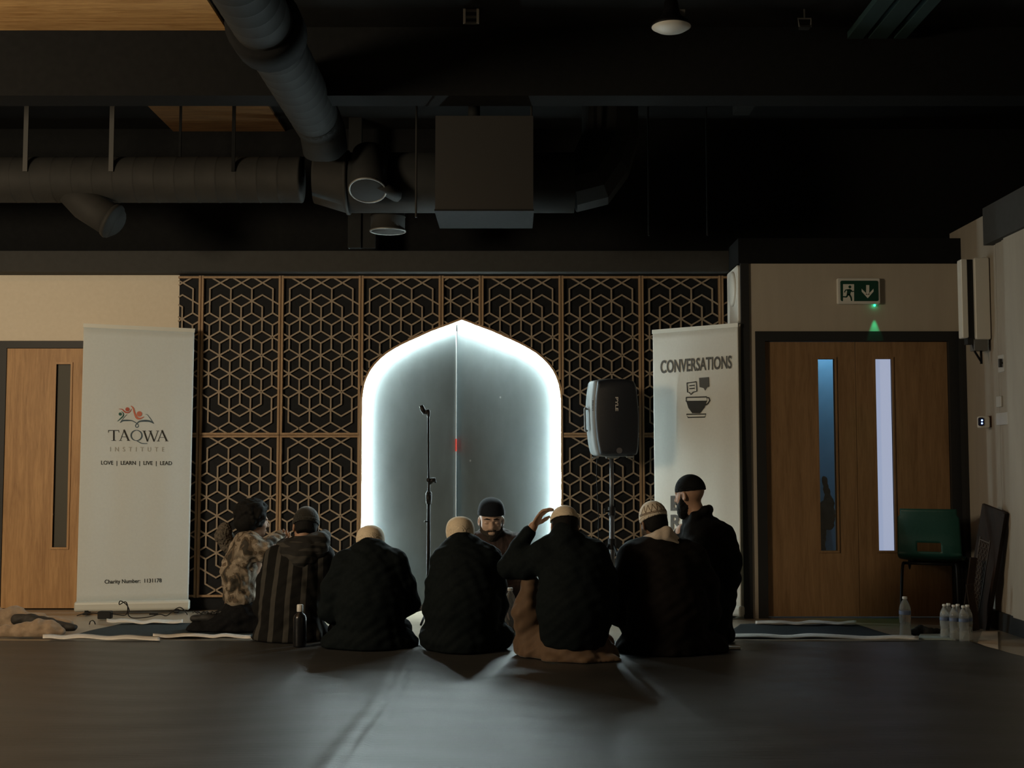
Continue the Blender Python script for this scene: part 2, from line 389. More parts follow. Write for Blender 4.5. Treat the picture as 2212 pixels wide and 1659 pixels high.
def hole_plate(b, poly, x0, x1, z1, ya, yb):
    pts = poly; n = len(pts)
    for y, fl_ in ((ya, False), (yb, True)):
        vs = [(x, y, z) for x, z in pts] + [(x, y, z1) for x, z in pts]
        fs = [(i, i + 1, n + i + 1, n + i) for i in range(n - 1)]
        vs += [(x0, y, 0), (x0, y, z1), (x1, y, 0), (x1, y, z1)]
        fs += [(2 * n, 0, n, 2 * n + 1), (n - 1, 2 * n + 2, 2 * n + 3, 2 * n - 1)]
        b.put(vs, [f[::-1] for f in fs] if fl_ else fs)
    b.put([(x, ya, z) for x, z in pts] + [(x, yb, z) for x, z in pts], [(i, n + i, n + i + 1, i + 1) for i in range(n - 1)])
hole_plate(b, ARCH, x0, x1, ZS, YK, YK + 0.03)
struct(b.build('trim_20', M['backing']), 'black backing board behind the lattice panels, cut by the arch')
# arch edging and jamb of the niche
b = MB(); a0 = ARCH; a1 = arch_scaled(-0.016); n = len(a0)
b.put([(x, YL - 0.004, z) for x, z in a0] + [(x, YL - 0.004, z) for x, z in a1] + [(x, YK, z) for x, z in a0] + [(x, YK, z) for x, z in a1],
      [(i, n + i, n + i + 1, i + 1) for i in range(n - 1)] + [(2 * n + i, i, i + 1, 2 * n + i + 1) for i in range(n - 1)] + [(n + i, 3 * n + i, 3 * n + i + 1, n + i + 1) for i in range(n - 1)])
struct(b.build('trim_21', M['ply']), 'thin wooden edging around the arch')
YN = 9.842
b = MB(); a2 = arch_scaled(-0.004)
b.put([(x, YK + 0.02, z) for x, z in a2] + [(x, YN + 0.06, z) for x, z in a2], [(i, n + i, n + i + 1, i + 1) for i in range(n - 1)])
M['jamb'] = mat('niche_white', (0.8, 0.8, 0.8), 0.6)
struct(b.build('trim_22', M['jamb']), 'white side wall of the arched niche')
# niche back: two fabric covered boards, the left one in front
m = noisy('niche_fabric', [(0.25, (0.058, 0.069, 0.069)), (0.75, (0.078, 0.092, 0.092))], 7, (1, 1, .5), rough=0.85, bmp=0.25, bdist=0.006, detail=8)
nt, pb = nodes(m)
vo = add(nt, 'ShaderNodeTexVoronoi'); vo.inputs['Scale'].default_value = 5.5; nt.links.new(coords(nt, (1, 1, .8)), vo.inputs['Vector'])
mr = add(nt, 'ShaderNodeMapRange'); mr.inputs['From Min'].default_value = .055; mr.inputs['From Max'].default_value = .03; nt.links.new(vo.outputs['Distance'], mr.inputs['Value'])
ms = add(nt, 'ShaderNodeMixRGB'); ms.inputs['Color2'].default_value = (.22, .23, .23, 1); nt.links.new(mr.outputs[0], ms.inputs['Fac']); nt.links.new(pb.inputs['Base Color'].links[0].from_socket, ms.inputs['Color1']); nt.links.new(ms.outputs[0], pb.inputs['Base Color'])
M['niche'] = m
M['niche_tape'] = mat('aluminium_edge', (0.42, 0.44, 0.44), 0.45, 0.2)
M['red_edge'] = mat('red_edge', (0.75, 0.08, 0.06), 0.5)
xs = at(985, 900, YN).x; zt3 = arcL[0][1] + 0.05
t = thing('niche_board', 'grey-blue fabric board lining the arch on the side of the microphone stand', 'panel', ((xc - hw + xs) / 2, YN, 0))
b = MB(); b.grid(lambda u, v: (xc - hw - 0.02 + (xs - xc + hw + 0.02) * u, YN + 0.004 * math.sin(9 * v + 4 * u), zt3 * v), 24, 40); b.build('fabric_face', M['niche'], t, True)
z7 = at(985, 716, YN).z; za, zb = at(985, 975, YN).z, at(985, 948, YN).z
b = MB(); b.box((xs - 0.004, YN - 0.012, 0), (xs + 0.003, YN + 0.034, za)); b.box((xs - 0.004, YN - 0.012, zb), (xs + 0.003, YN + 0.034, z7)); b.build('edge_strip', M['niche_tape'], t)
b = MB(); b.box((xs - 0.005, YN - 0.013, za), (xs + 0.004, YN + 0.034, zb)); props(b.build('red_mark', M['red_edge'], t), 'red section on the board edge')  # short red piece set into the strip at the board seam
t = thing('niche_board', 'grey-blue fabric board lining the arch behind the capped man facing the camera', 'panel', ((xc + hw + xs) / 2, YN + 0.03, 0))
b = MB(); b.grid(lambda u, v: (xs + 0.006 + (xc + hw + 0.014 - xs) * u, YN + 0.038 - 0.034 * u + 0.004 * math.sin(7 * v + 5 * u), zt3 * v), 24, 40); b.build('fabric_face', M['niche'], t, True)
# LED strip around the arch
M['led'] = mat('led_light', (1, 1, 1), 0.5, emit=(0.82, 1.0, 1.01), strength=330.0)
M['led_holder'] = mat('led_channel', (0.7, 0.7, 0.7), 0.4)
t = thing('light_strip', 'glowing white light strip running around the inside of the arch', 'light', (xc, YK + 0.03, 0))
ai = arch_scaled(0.010)
b = MB(); b.tube([(x, YK + 0.028, z + (0.02 if i in (0, n - 1) else 0)) for i, (x, z) in enumerate(ai)], 0.007, 8); b.build('led_tube', M['led'], t, True)
b = MB(); aj = arch_scaled(0.001)
b.tube([(x, YK + 0.022, z + (0.02 if i in (0, n - 1) else 0)) for i, (x, z) in enumerate(aj)], 0.006, 6); b.build('mounting_channel', M['led_holder'], t, True)
# ---------------------------------------------------------------- lattice panels
PW = 0.6327; ZJ = [0.100, 1.3625, 2.622]; UN = 0.0832; LE = UN / math.cos(PI / 6)
def pattern():
    E = set()
    def e(p, q): E.add((p, q) if p <= q else (q, p))
    # nodes in units: x in UN, y in LE/2
    full = lambda k, r: [((k, 3 * r), (k + dx, 3 * r + dy)) for dx, dy in ((0, 2), (0, -2), (1, 1), (-1, 1), (1, -1), (-1, -1))]
    for r in range(-2, 3):
        for kk in range(-5, 6):
            if (kk - r) % 2 == 0:
                for p, q in full(kk, r): e(p, q)
    for r in (3, -3):
        s = 1 if r > 0 else -1
        for kk in (-1, 1):
            for p, q in full(kk, r): e(p, q)
        for kk in (-3, 3):
            o = 1 if kk < 0 else -1
            e((kk, 3 * r), (kk, 3 * r + 2)); e((kk, 3 * r), (kk, 3 * r - 2)); e((kk, 3 * r), (kk + o, 3 * r + s)); e((kk, 3 * r), (kk - o, 3 * r - s))
        for kk in (-2, 0, 2):
            for dx in (-1, 1):
                for dy in (-1, 1): e((kk, 4 * r // 1 * 1), (kk, 4 * r))if False else e((kk, 4 * r), (kk + dx, 4 * r + dy))
    # drop the bars the panels leave out near their ends
    for s in (1, -1):
        for kk in (-3, 3):
            o = 1 if kk < 0 else -1
            for bad in (((kk, 9 * s), (kk + o, 8 * s)),):
                p, q = bad; E.discard((p, q) if p <= q else (q, p))
    return [(p, q) for p, q in E if p != q]
PAT = pattern()
def clip_bar(p, q, inside, n=48):
    out = []; cur = None
    for i in range(n + 1):
        t = i / n; x = p[0] + (q[0] - p[0]) * t; z = p[1] + (q[1] - p[1]) * t
        if inside(x, z): cur = [t, t] if cur is None else [cur[0], t]
        elif cur: out.append(cur); cur = None
    if cur: out.append(cur)
    return [((p[0] + (q[0] - p[0]) * a, p[1] + (q[1] - p[1]) * a), (p[0] + (q[0] - p[0]) * c, p[1] + (q[1] - p[1]) * c)) for a, c in out if c - a > 0.03]
def bar(b, p, q, wd, y0, y1):
    d = Vector((q[0] - p[0], q[1] - p[1])); L = d.length
    if L < 1e-4: return
    d /= L; nn = Vector((-d.y, d.x)) * wd / 2; ex = d * wd * 0.25
    poly = [(p[0] - ex.x + nn.x, p[1] - ex.y + nn.y), (p[0] - ex.x - nn.x, p[1] - ex.y - nn.y), (q[0] + ex.x - nn.x, q[1] + ex.y - nn.y), (q[0] + ex.x + nn.x, q[1] + ex.y + nn.y)]
    b.prism(poly, y0, y1, lambda x, z, y: (x, y, z))
def lattice(cx, wid, z0, z1, label):
    zc = (z0 + z1) / 2; hx = wid / 2 - 0.003; hz = (z1 - z0) / 2 - 0.002; fw = 0.0165
    keep = lambda x, z: not in_arch(x, z) and xlat - 0.001 <= x <= XC - 0.002
    b = MB()
    for p, q in (((cx - hx + fw / 2, zc - hz), (cx - hx + fw / 2, zc + hz)), ((cx + hx - fw / 2, zc - hz), (cx + hx - fw / 2, zc + hz)),
                 ((cx - hx + fw * 1.26, zc - hz + fw / 2), (cx + hx - fw * 1.26, zc - hz + fw / 2)), ((cx - hx + fw * 1.26, zc + hz - fw / 2), (cx + hx - fw * 1.26, zc + hz - fw / 2))):
        for s, e in clip_bar(p, q, keep, 160): bar(b, s, e, fw, YL - 0.012, YK + .002)
    if not b.v: return
    bl = MB()
    ins = lambda x, z: abs(x - cx) < hx - fw * 0.8 and abs(z - zc) < hz - fw * 0.8 and keep(x, z)
    for ib, (p, q) in enumerate(PAT):
        dirn = 0 if p[0] == q[0] else (1 if (q[1] - p[1]) * (q[0] - p[0]) > 0 else 2)
        P = (cx + p[0] * UN, zc + p[1] * LE / 2); Q = (cx + q[0] * UN, zc + q[1] * LE / 2)
        for s, e in clip_bar(P, Q, ins): bar(bl, s, e, 0.0115, YL + .0005 * dirn + .00004 * (ib % 9), YK + .002 + .0001 * dirn + .00001 * (ib % 9))
    t = thing('lattice_panel', label, 'panel', (cx, YL, z0), 'wooden lattice panels beside the arch')
    b.build('frame', M['ply'], t)
    if bl.v: bl.build('lattice', M['lattice'], t)
XJ = [xc - 0.006 + s for s in (-0.1582 - 3 * PW - 0.3164 + 0.16, -0.1582 - 3 * PW, -0.1582 - 2 * PW, -0.1582 - PW, -0.1582, 0.1582, 0.1582 + PW, 0.1582 + 2 * PW, 0.1582 + 3 * PW, 0.1582 + 3 * PW + 0.3164)]
UP = ['narrow strip of lattice against the white door wall, upper row', 'upper lattice panel, first full-width one from the white door wall', 'upper lattice panel, second full-width one from the white door wall',
      'upper lattice panel cut by the arch shoulder on the microphone side', 'half-width lattice panel above the point of the arch', 'upper lattice panel cut by the arch shoulder on the loudspeaker side',
      'upper lattice panel behind the loudspeaker', 'upper lattice panel partly behind the coffee cup banner', 'narrow strip of lattice in the corner above the coffee cup banner']
LO = ['narrow strip of lattice beside the institute banner, lower row', 'lower lattice panel behind the curly haired person', 'lower lattice panel beside the arch, behind the striped robe', None, None, None,
      'lower lattice panel behind the loudspeaker pole', 'lower lattice panel mostly hidden behind the coffee cup banner', None]
for i in range(9):
    cx, wid = (XJ[i] + XJ[i + 1]) / 2, XJ[i + 1] - XJ[i]
    if i in (0,): cx = XJ[1] - PW / 2; wid = PW
    if i == 8: cx = XJ[8] + PW / 2; wid = PW
    lattice(cx, wid, ZJ[1], ZJ[2], UP[i])
    if LO[i]: lattice(cx, wid, ZJ[0], ZJ[1], LO[i])
# ---------------------------------------------------------------- doors
def leaf(b, x0, x1, z0, z1, y0, y1, hx0, hx1, hz0, hz1):
    b.box((x0, y0, z0), (hx0, y1, z1)); b.box((hx1, y0, z0), (x1, y1, z1)); b.box((hx0, y0, z0), (hx1, y1, hz0)); b.box((hx0, y0, hz1), (hx1, y1, z1))
def bead(b, hx0, hx1, hz0, hz1, wd, y0, y1):
    b.box((hx0 - wd, y0, hz0 - wd), (hx0, y1, hz1 + wd)); b.box((hx1, y0, hz0 - wd), (hx1 + wd, y1, hz1 + wd))
    b.box((hx0, y0, hz0 - wd), (hx1, y1, hz0)); b.box((hx0, y0, hz1), (hx1, y1, hz1 + wd))
M['pane_dark'] = mat('dark_glass', (0.085, 0.083, 0.070), 0.5, spec=0.2)
def thin_glass(name, tint):
    m = bpy.data.materials.new(name); m.use_nodes = True; nt = m.node_tree; nt.nodes.remove(nt.nodes['Principled BSDF'])
    tr = add(nt, 'ShaderNodeBsdfTransparent'); tr.inputs[0].default_value = (*tint, 1); gl = add(nt, 'ShaderNodeBsdfGlossy'); gl.inputs['Roughness'].default_value = 0.05
    mx = add(nt, 'ShaderNodeMixShader'); mx.inputs[0].default_value = 0.06
    nt.links.new(tr.outputs[0], mx.inputs[1]); nt.links.new(gl.outputs[0], mx.inputs[2]); nt.links.new(mx.outputs[0], nt.nodes['Material Output'].inputs['Surface'])
    return m
M['glass'] = thin_glass('vision_glass', (0.85, 0.92, 0.95))
t = struct(thing('door_1', 'oak door with one tall narrow dark glass panel beside the institute banner', None, ((xl_l + xl_r) / 2, YB, 0)))
hx0, hx1 = at(118, 1000, YB).x, at(149, 1000, YB).x; hz0, hz1 = at(130, 1182, YB).z, at(130, 787, YB).z
b = MB(); leaf(b, xl_l, xl_r, 0.012, zl, YB - 0.005, YB + 0.04, hx0, hx1, hz0, hz1); b.build('leaf', M['oak_door'], t)
b = MB(); bead(b, hx0, hx1, hz0, hz1, 0.016, YB - 0.014, YB + 0.02); b.build('glazing_bead', M['oak_bead'], t)
b = MB(); b.box((hx0, YB + 0.012, hz0), (hx1, YB + 0.018, hz1)); b.build('glass', M['pane_dark'], t)
b = MB(); b.box((xl_l - 0.075, YB - 0.012, 0), (xl_l - 0.003, YB + 0.1, zl + 0.06)); b.box((xl_r + 0.003, YB - 0.012, 0), (xl_r + 0.09, YB + 0.1, zl + 0.06)); b.box((xl_l - 0.003, YB - 0.012, zl + 0.004), (xl_r + 0.003, YB + 0.1, zl + 0.06)); b.build('frame', M['charcoal'], t)
b = MB(); b.box((xl_l - 0.003, YB + 0.06, 0), (xl_r + 0.003, YB + 0.1, zl + 0.01)); b.build('door_stop', M['charcoal'], t)
t = struct(thing('door_2', 'oak double door with two tall narrow lit glass panels behind the green chair', None, (dm, YD, 0)))
g1 = (at(1771, 980, YD).x, at(1807, 980, YD).x); g2 = (at(1896, 980, YD).x, at(1931, 980, YD).x); gz0, gz1 = at(1850, 1190, YD).z, at(1850, 775, YD).z
for x0_, x1_, (a, c) in ((dl, dm - 0.0015, g1), (dm + 0.0015, dr, g2)):
    b = MB(); leaf(b, x0_, x1_, 0.012, zd, YD + 0.02, YD + 0.064, a, c, gz0, gz1); lf = b.build('leaf', M['oak_shaded'], t)
    b = MB(); bead(b, a, c, gz0, gz1, 0.015, YD + 0.012, YD + 0.04); b.build('glazing_bead', M['oak_shaded'], lf)
b = MB(); b.box((g1[0], YD + 0.04, gz0), (g1[1], YD + 0.045, gz1)); b.build('pane', M['glass'], t)
M['lit_pane'] = mat('frosted_lit_glass', (0.5, 0.5, 0.5), 0.4, emit=lin(150, 162, 190), strength=0.95)
b = MB(); b.box((g2[0], YD + 0.04, gz0), (g2[1], YD + 0.045, gz1)); props(b.build('pane', M['lit_pane'], t), 'frosted pane lit pale lavender from the corridor')
b = MB(); b.box((fo_l, YD - 0.014, 0), (dl - 0.003, YD + 0.1, zf)); b.box((dr + 0.003, YD - 0.014, 0), (XR - 0.002, YD + 0.1, zf)); b.box((dl - 0.003, YD - 0.014, zd + 0.004), (dr + 0.003, YD + 0.1, zf)); b.build('frame', M['charcoal'], t)
# corridor beyond the double door
M['corridor'] = noisy('corridor_blue', [(0.3, (0.20, 0.48, 0.72)), (0.7, (0.24, 0.52, 0.76))], 10, rough=0.8)
M['corridor_dark'] = mat('corridor_black', (0.02, 0.02, 0.02), 0.9)
b = MB(); b.box((1.95, 10.5, 0), (3.2, 10.55, 2.5)); struct(b.build('wall_corridor', M['corridor']))
b = MB(); b.box((1.9, YD + 0.15, 0), (1.95, 10.5, 2.55)); b.box((3.2, YD + 0.15, 0), (3.25, 10.5, 2.55)); b.box((1.9, YD + 0.15, 2.5), (3.25, 10.5, 2.55)); struct(b.build('wall_corridor_sides', M['corridor_dark']))  # unseen sides and lid, added so the lamp light does not leak
s = Solid(0.008); Yc = 10.42; J = lambda px, py, dy=0: at(px, py, Yc + dy)
s.chain([J(1781, 1035), J(1786, 1060), J(1790, 1085), J(1790, 1110), J(1792, 1135)], [0.025, 0.02, 0.04, 0.05, 0.04], 0.02, (1, .8, 1)); s.chain([J(1779, 1090), J(1776, 1190), J(1776, 1230)], [0.03, 0.025, 0.025], 0.02)
s.wr = (0.003, 40, 1)
tag(s.build('hanging_coat', M['black_paint']), 'dark garment hanging on the blue corridor wall, seen through the door glass', 'coat')
# ---------------------------------------------------------------- ceiling: decks, ducts, services
b = MB(); xe = at(490, 57, 7.5).x
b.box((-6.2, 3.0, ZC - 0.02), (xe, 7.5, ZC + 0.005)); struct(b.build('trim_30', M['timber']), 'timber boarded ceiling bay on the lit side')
b = MB(); M['timber_shaded'] = wood('timber_deck_shaded', (0.10, 0.045, 0.018), (0.22, 0.12, 0.05), 'X', 0.6, 1.3); b.box((at(335, 245, 9.3).x, 7.72, ZC - 0.02), (xe - 0.06, YB + 0.01, ZC + 0.005)); struct(b.build('trim_31', M['timber_shaded']), 'timber boarded ceiling bay beyond the beam')  # deck darkened and cut short to stand for beam and duct shade
M['teal'] = mat('teal_slat', (0.012, 0.035, 0.036), 0.7)
for i, (x0_, wd) in enumerate(((1872, 34), (1922, 40), (1972, 26))):
    p = at(x0_, 30, 7.2)
    b = MB(); b.box((p.x - wd * 0.0014, 3.2, ZC - 0.09), (p.x + wd * 0.0014, 7.45, ZC - 0.05)); b.box((p.x - 0.012, 5.0, ZC - 0.05), (p.x + 0.012, 5.04, ZC)); b.box((p.x - 0.012, 7.3, ZC - 0.05), (p.x + 0.012, 7.34, ZC))
    tag(b.build('ceiling_slat', M['teal']), ['teal ceiling slat nearest the pendant lamp', 'middle teal ceiling slat of three, widest', 'narrow teal ceiling slat nearest the side wall'][i], 'slat', 'teal ceiling slats')
# main round duct
YDU = 8.65
zc0 = at(300, 388.5, YDU).z; rd = (at(300, 340, YDU).z - at(300, 437, YDU).z) / 2
t = thing('air_duct', 'long round grey ventilation duct running across above the bulkhead', 'duct', (-1.5, YDU, zc0))
RY = Matrix.Rotation(PI / 2, 3, 'Y')
xa, xb_, xc2, xd = -5.2, at(680, 400, YDU).x, at(752, 400, YDU).x, at(1240, 400, YDU).x
zc1 = (at(900, 331, YDU).z + at(900, 459, YDU).z) / 2; r1 = (at(900, 331, YDU).z - at(900, 459, YDU).z) / 2
prof = []; x = xa
while x < xb_:
    prof += [(rd, x), (rd, x + 0.125), (rd + 0.0018, x + 0.13), (rd + 0.0018, x + 0.138), (rd, x + 0.142)]; x += 0.143
b = MB(); b.lathe((0, YDU, zc0), [(rr, xx) for rr, xx in prof if xx <= xb_], 36, RY); b.build('spiral_pipe', M['duct'], t, True)
b = MB(); b.tube([(xb_, YDU, zc0), (xb_ + 0.01, YDU, zc0), (xc2, YDU, zc1), (xc2 + 0.02, YDU, zc1)], [rd + .006, rd + .006, r1, r1], 36); b.build('reducer', M['duct'], t, True)
b = MB(); b.tube([(xc2 - .01, YDU, zc1), (xd, YDU, zc1)], r1, 36); b.build('wide_pipe', M['duct_dark'], t, True)
pe = at(1300, 395, YDU); pf = at(1318, 330, YDU + .1)
b = MB(); b.tube([(xd - .01, YDU, zc1), (xd + 0.12, YDU, zc1 + 0.02), (pe.x, YDU + .03, zc1 + 0.14), (pf.x, YDU + .08, zc1 + .34), (pf.x, YDU + .1, ZC - .03)], [r1, r1, r1, r1 * .98, r1 * .98], 12); b.build('elbow', M['duct_dark'], t)
b = MB()
for px in (752,):
    X = at(px, 400, YDU).x; b.lathe((X, YDU, zc1), [(r1 + 0.003, -.012), (r1 + 0.014, -.01), (r1 + .014, .01), (r1 + .003, .012)], 36, RY)
b.build('flange', M['duct'], t, True)
for px, r_ in ((74, .016), (256, .016), (388, .008), (515, .012), (655, .008), (1283, .012)):
    X = at(px, 380, YDU).x; b = MB(); b.box((X - r_, YDU - rd - .01 if r_ > .01 else YDU - .008, zc0 + 0.02), (X + r_, YDU - rd + .002 if r_ > .01 else YDU + .008, ZC - .02)); b.build('hanger_rod', M['rod'] if r_ > .014 else M['black_paint'], t)
# branch diffuser below the duct on the lit side
p0, p1 = at(185, 440, YDU), at(243, 478, YDU - .12)
b = MB(); b.tube([p0 + Vector((-.12, 0, .1)), p0, p1], [0.10, 0.12, 0.115], 20); b.lathe(p1, [(.125, -.02), (.13, 0), (.125, .012), (.0, .012)], 20, Matrix.Rotation(math.radians(120), 3, 'Y')); b.build('branch_nozzle', M['duct'], t, True)
# vertical spigot with bright rim hanging below
p0 = at(838, 470, YDU + .22); r2 = (at(875, 480, YDU + .22).x - at(801, 480, YDU + .22).x) / 2; zb = at(838, 500, YDU + .22).z
b = MB(); b.lathe((p0.x, YDU + .22, 0), [(r2, zb), (r2, zb + .1), (r2 + .005, zb + .105), (r2, zb + .11), (r2, zc1 + .1)], 32); b.build('outlet_pipe', M['duct'], t, True)
b = MB(); b.tube(ring_pts((p0.x, YDU + .22, zb + .002), r2 + .002), .007, 8, False); b.build('outlet_rim', M['steel'], t, True); t_main = t
# duct running along the room to the main duct
zt_ = 3.41
X = lambda z: -0.562 * (z - H)
t = thing('air_duct', 'round duct running lengthwise under the ceiling toward the crossing duct', 'duct', (X(zt_), 7, zt_))
b = MB(); R_ = Matrix.Rotation(-PI / 2, 3, 'X'); prof = []; y = 3.2
while y < 8.0: prof += [(.158, y), (.158, y + .13), (.1592, y + .134), (.1592, y + .14), (.158, y + .144)]; y += .145
b.lathe((X(zt_), 0, zt_), prof, 32, R_); b.build('spiral_pipe', M['duct_dark'], t, True)
b = MB(); b.lathe((X(zt_), 0, zt_), [(.17, 6.28), (.2, 6.3), (.2, 6.5), (.17, 6.52)], 24, R_); b.build('collar', M['black_paint'], t, True)
pq = at(722, 300, 8.3)
b = MB(); b.tube([(X(zt_), 7.95, zt_), (X(zt_), 8.1, zt_), (X(zt_) + .02, 8.22, zt_ - .05), (X(zt_) + .03, 8.28, zt_ - .16), (X(zt_) + .03, 8.3, at(722, 318, 8.3).z)], [.16, .16, .155, .15, .125], 24); b.build('elbow', M['duct_dark'], t, True)
b = MB(); b.tube(ring_pts((X(zt_) + .03, 8.3, at(722, 320, 8.3).z), .124), .006, 8, False); b.build('rim', M['steel'], t, True)
p0 = at(795, 400, 8.35)
t = t_main
b = MB(); R_ = Matrix.Rotation(math.radians(-28), 3, 'X'); b.lathe(p0, [(.11, -.05), (.125, -.045), (.125, .28), (.11, .285)], 28, R_); b.build('branch_pipe', M['duct_dark'], t, True)
b = MB(); b.tube(ring_pts(p0 + R_ @ Vector((0, 0, -.045)), .124, R_), .007, 8, False); b.build('branch_rim', M['steel'], t, True)
b = MB(); q = at(830, 410, 8.42); b.lathe(q, [(.02, -.03), (.12, -.03), (.13, 0), (.12, .03)], 24, Matrix.Rotation(math.radians(25), 3, 'Y')); b.build('end_plate', M['duct_dark'], t, True)
# hanging fan box
YF = 7.8; xl_, xr_ = at(940, 400, YF).x, at(1152, 400, YF).x; zb, zt4 = at(1046, 456, YF).z, at(1046, 250, YF).z
t = thing('fan_box', 'square grey ventilation box hanging from the ceiling above the arch', 'ventilation', ((xl_ + xr_) / 2, YF + .28, zb))
b = MB(); b.box((xl_, YF, zb + .012), (xr_, YF + .57, zt4)); b.build('casing', M['box_dark'], t)
b = MB(); b.box((xl_ - .004, YF - .004, zb), (xr_ + .004, YF + .574, zb + .012)); b.build('base_plate', M['panel_grey'], t)
b = MB(); b.tube([(at(1022, 240, YF).x, YF + .2, zt4 - .02), (at(1022, 240, YF).x, YF + .2, zt4 + .14)], .04, 14); b.build('cable_gland', M['duct_dark'], t, True)
za, zb2 = at(1, 213, 8.0).z, 0
for px, y in ((900, 8.0), (1148, 8.0)):
    xx = at(px, 213, y).x; b = MB(); b.tube([(xx, y, zb), (xx, y, za + .03)], .007, 8); b.obox((xx, y, za - .03), (.05, .03, .03)); b.build('drop_rod', M['duct'], t)
b = MB(); b.box((at(893, 213, 8.0).x, 7.98, za - .016), (at(1162, 213, 8.0).x, 8.02, za + .012)); b.build('channel', M['duct'], t)
for px in (962, 1128):
    xx = at(px, 200, 8.0).x; b = MB(); b.tube([(xx, 8.0, za), (xx + (.03 if px < 1000 else -.03) * 0, 8.0, ZC)], .012, 8); b.build('ceiling_rod', M['duct'], t)
for i, px in enumerate((1400, 1526)):
    xx = at(px, 300, 9.2).x; z1_ = at(px, 215, 9.2).z
    t = thing('hanger_rod', ['thin black drop rod hanging beyond the duct elbow', 'thin black drop rod nearest the double door bulkhead'][i], 'rod', (xx, 9.2, zt))
    b = MB(); b.tube([(xx, 9.2, 2.84), (xx, 9.2, ZC)], .007, 8); b.build('rod', M['duct_dark'], t)
    b = MB(); b.obox((xx, 9.2, z1_), (.06, .04, .06)); b.obox((xx + .03, 9.2, z1_ + .03), (.05, .02, .02)); b.build('clamp', M['duct'], t)
# steel post and boards behind the duct
b = MB(); p = at(766, 500, 9.5); b.box((p.x - .05, 9.48, 2.8), (p.x + .05, 9.54, ZC)); b.box((p.x + .05, 9.5, 2.8), (p.x + .16, 9.52, 3.3)); tag(b.build('steel_post', M['duct_dark']), 'dark steel post rising from the bulkhead behind the ducts', 'post')
# pendant lamp
p = at(1450, 58, 6.85); rr = (at(1492, 58, 6.85).x - at(1407, 58, 6.85).x) / 2
t = thing('pendant_lamp', 'unlit round pendant lamp with pale underside hanging from the ceiling', 'lamp', p)
b = MB(); b.lathe(p, [(rr, 0), (rr + .004, .004), (rr * .96, .02), (rr * .6, .05), (.045, .085), (.04, .14), (.03, .16)], 36); b.build('lamp_shade', M['black_metal'], t, True)
b = MB(); b.lathe(p, [(.0, -.035), (rr * .4, -.030), (rr * .75, -.018), (rr * .99, -.002), (rr * .99, .003)], 36); b.build('diffuser', M['white_plastic'], t, True)
b = MB(); b.tube([p + Vector((0, 0, .15)), Vector((p.x, p.y, ZC))], .008, 8); b.obox(p + Vector((.0, 0, .19)), (.07, .03, .02)); b.build('stem', M['steel'], t); b = MB(); b.obox(p + Vector((.06, -.02, .075)), (.03, .02, .03)); b.build('clip', M['steel'], t)
# ceiling brackets
p = at(1017, 28, 7.2)
t = thing('ceiling_bracket', 'pale metal ladder-shaped bracket hanging above the ventilation box', 'bracket', (p.x, 7.2, at(1017, 52, 7.2).z))
for px in (1003, 1032): q = at(px, 50, 7.2); b = MB(); b.box((q.x - .007, 7.19, q.z), (q.x + .007, 7.215, ZC)); b.build('side_rail', M['white_plastic'], t)
for py in (22, 36, 49): q = at(1017, py, 7.2); b = MB(); b.box((at(1003, py, 7.2).x, 7.2, q.z - .006), (at(1032, py, 7.2).x, 7.21, q.z + .006)); b.build('rung', M['steel'], t)
p = at(1737, 48, 7.2)
t = thing('ceiling_bracket', 'small open metal bracket hanging near the teal slats', 'bracket', (p.x, 7.2, p.z))
b = MB(); q = [at(px, py, 7.2) for px, py in ((1724, 40), (1752, 40), (1752, 58), (1727, 58))]; b.tube([q[3], q[0], q[1], q[2]], .006, 8); b.tube([(q[0] + q[1]) / 2, Vector(((q[0].x + q[1].x) / 2, 7.2, ZC))], .006, 8); b.build('arm', M['steel'], t)
b = MB(); b.obox(at(1738, 60, 7.2), (.06, .05, .012)); b.build('plate', M['duct_dark'], t)
p = at(1610, 245, 8.9)
b = MB(); b.obox((p.x, 8.9, ZC - .05), (.12, .35, .1)); tag(b.build('ceiling_speaker', M['duct_dark']), 'small dark slanted box under the ceiling beyond the beam', 'speaker')
# ---------------------------------------------------------------- floor coverings
def mat_black():
    m = mat('black_sheet', (0.030, 0.031, 0.032), 0.5, 0, 0.8); nt, b = nodes(m)
    v = coords(nt, (0.8, 14, 1)); f = noise(nt, v, 4.5, 6, 0.65, 0.3); g = noise(nt, coords(nt, (1, 1, 1)), 1.6, 3)
    mm = add(nt, 'ShaderNodeMath', operation='MULTIPLY_ADD'); nt.links.new(f, mm.inputs[0]); mm.inputs[1].default_value = 0.5; nt.links.new(g, mm.inputs[2])
    bump(nt, b, f, 0.45, 0.006)
    nt.links.new(ramp(nt, mm.outputs[0], [(0.5, (0.024, 0.025, 0.025)), (0.95, (0.040, 0.041, 0.041))]), b.inputs['Base Color'])
    r = add(nt, 'ShaderNodeMapRange'); r.inputs['To Min'].default_value = 0.36; r.inputs['To Max'].default_value = 0.50; nt.links.new(g, r.inputs['Value']); nt.links.new(r.outputs[0], b.inputs['Roughness'])
    return m
M['sheet'] = mat_black()
YM = fl(600, 1388).y; ZM = 0.012
xe0 = fl(2080, 1388).x
sl_pts = [fl(2087, 1387), fl(2130, 1400), fl(2212, 1423), fl(2330, 1475)]
xe_y = lambda y: np.interp(-y, [-p.y for p in sl_pts], [p.x for p in sl_pts])
s0, s1 = fl(905, 1402), fl(768, 1655)
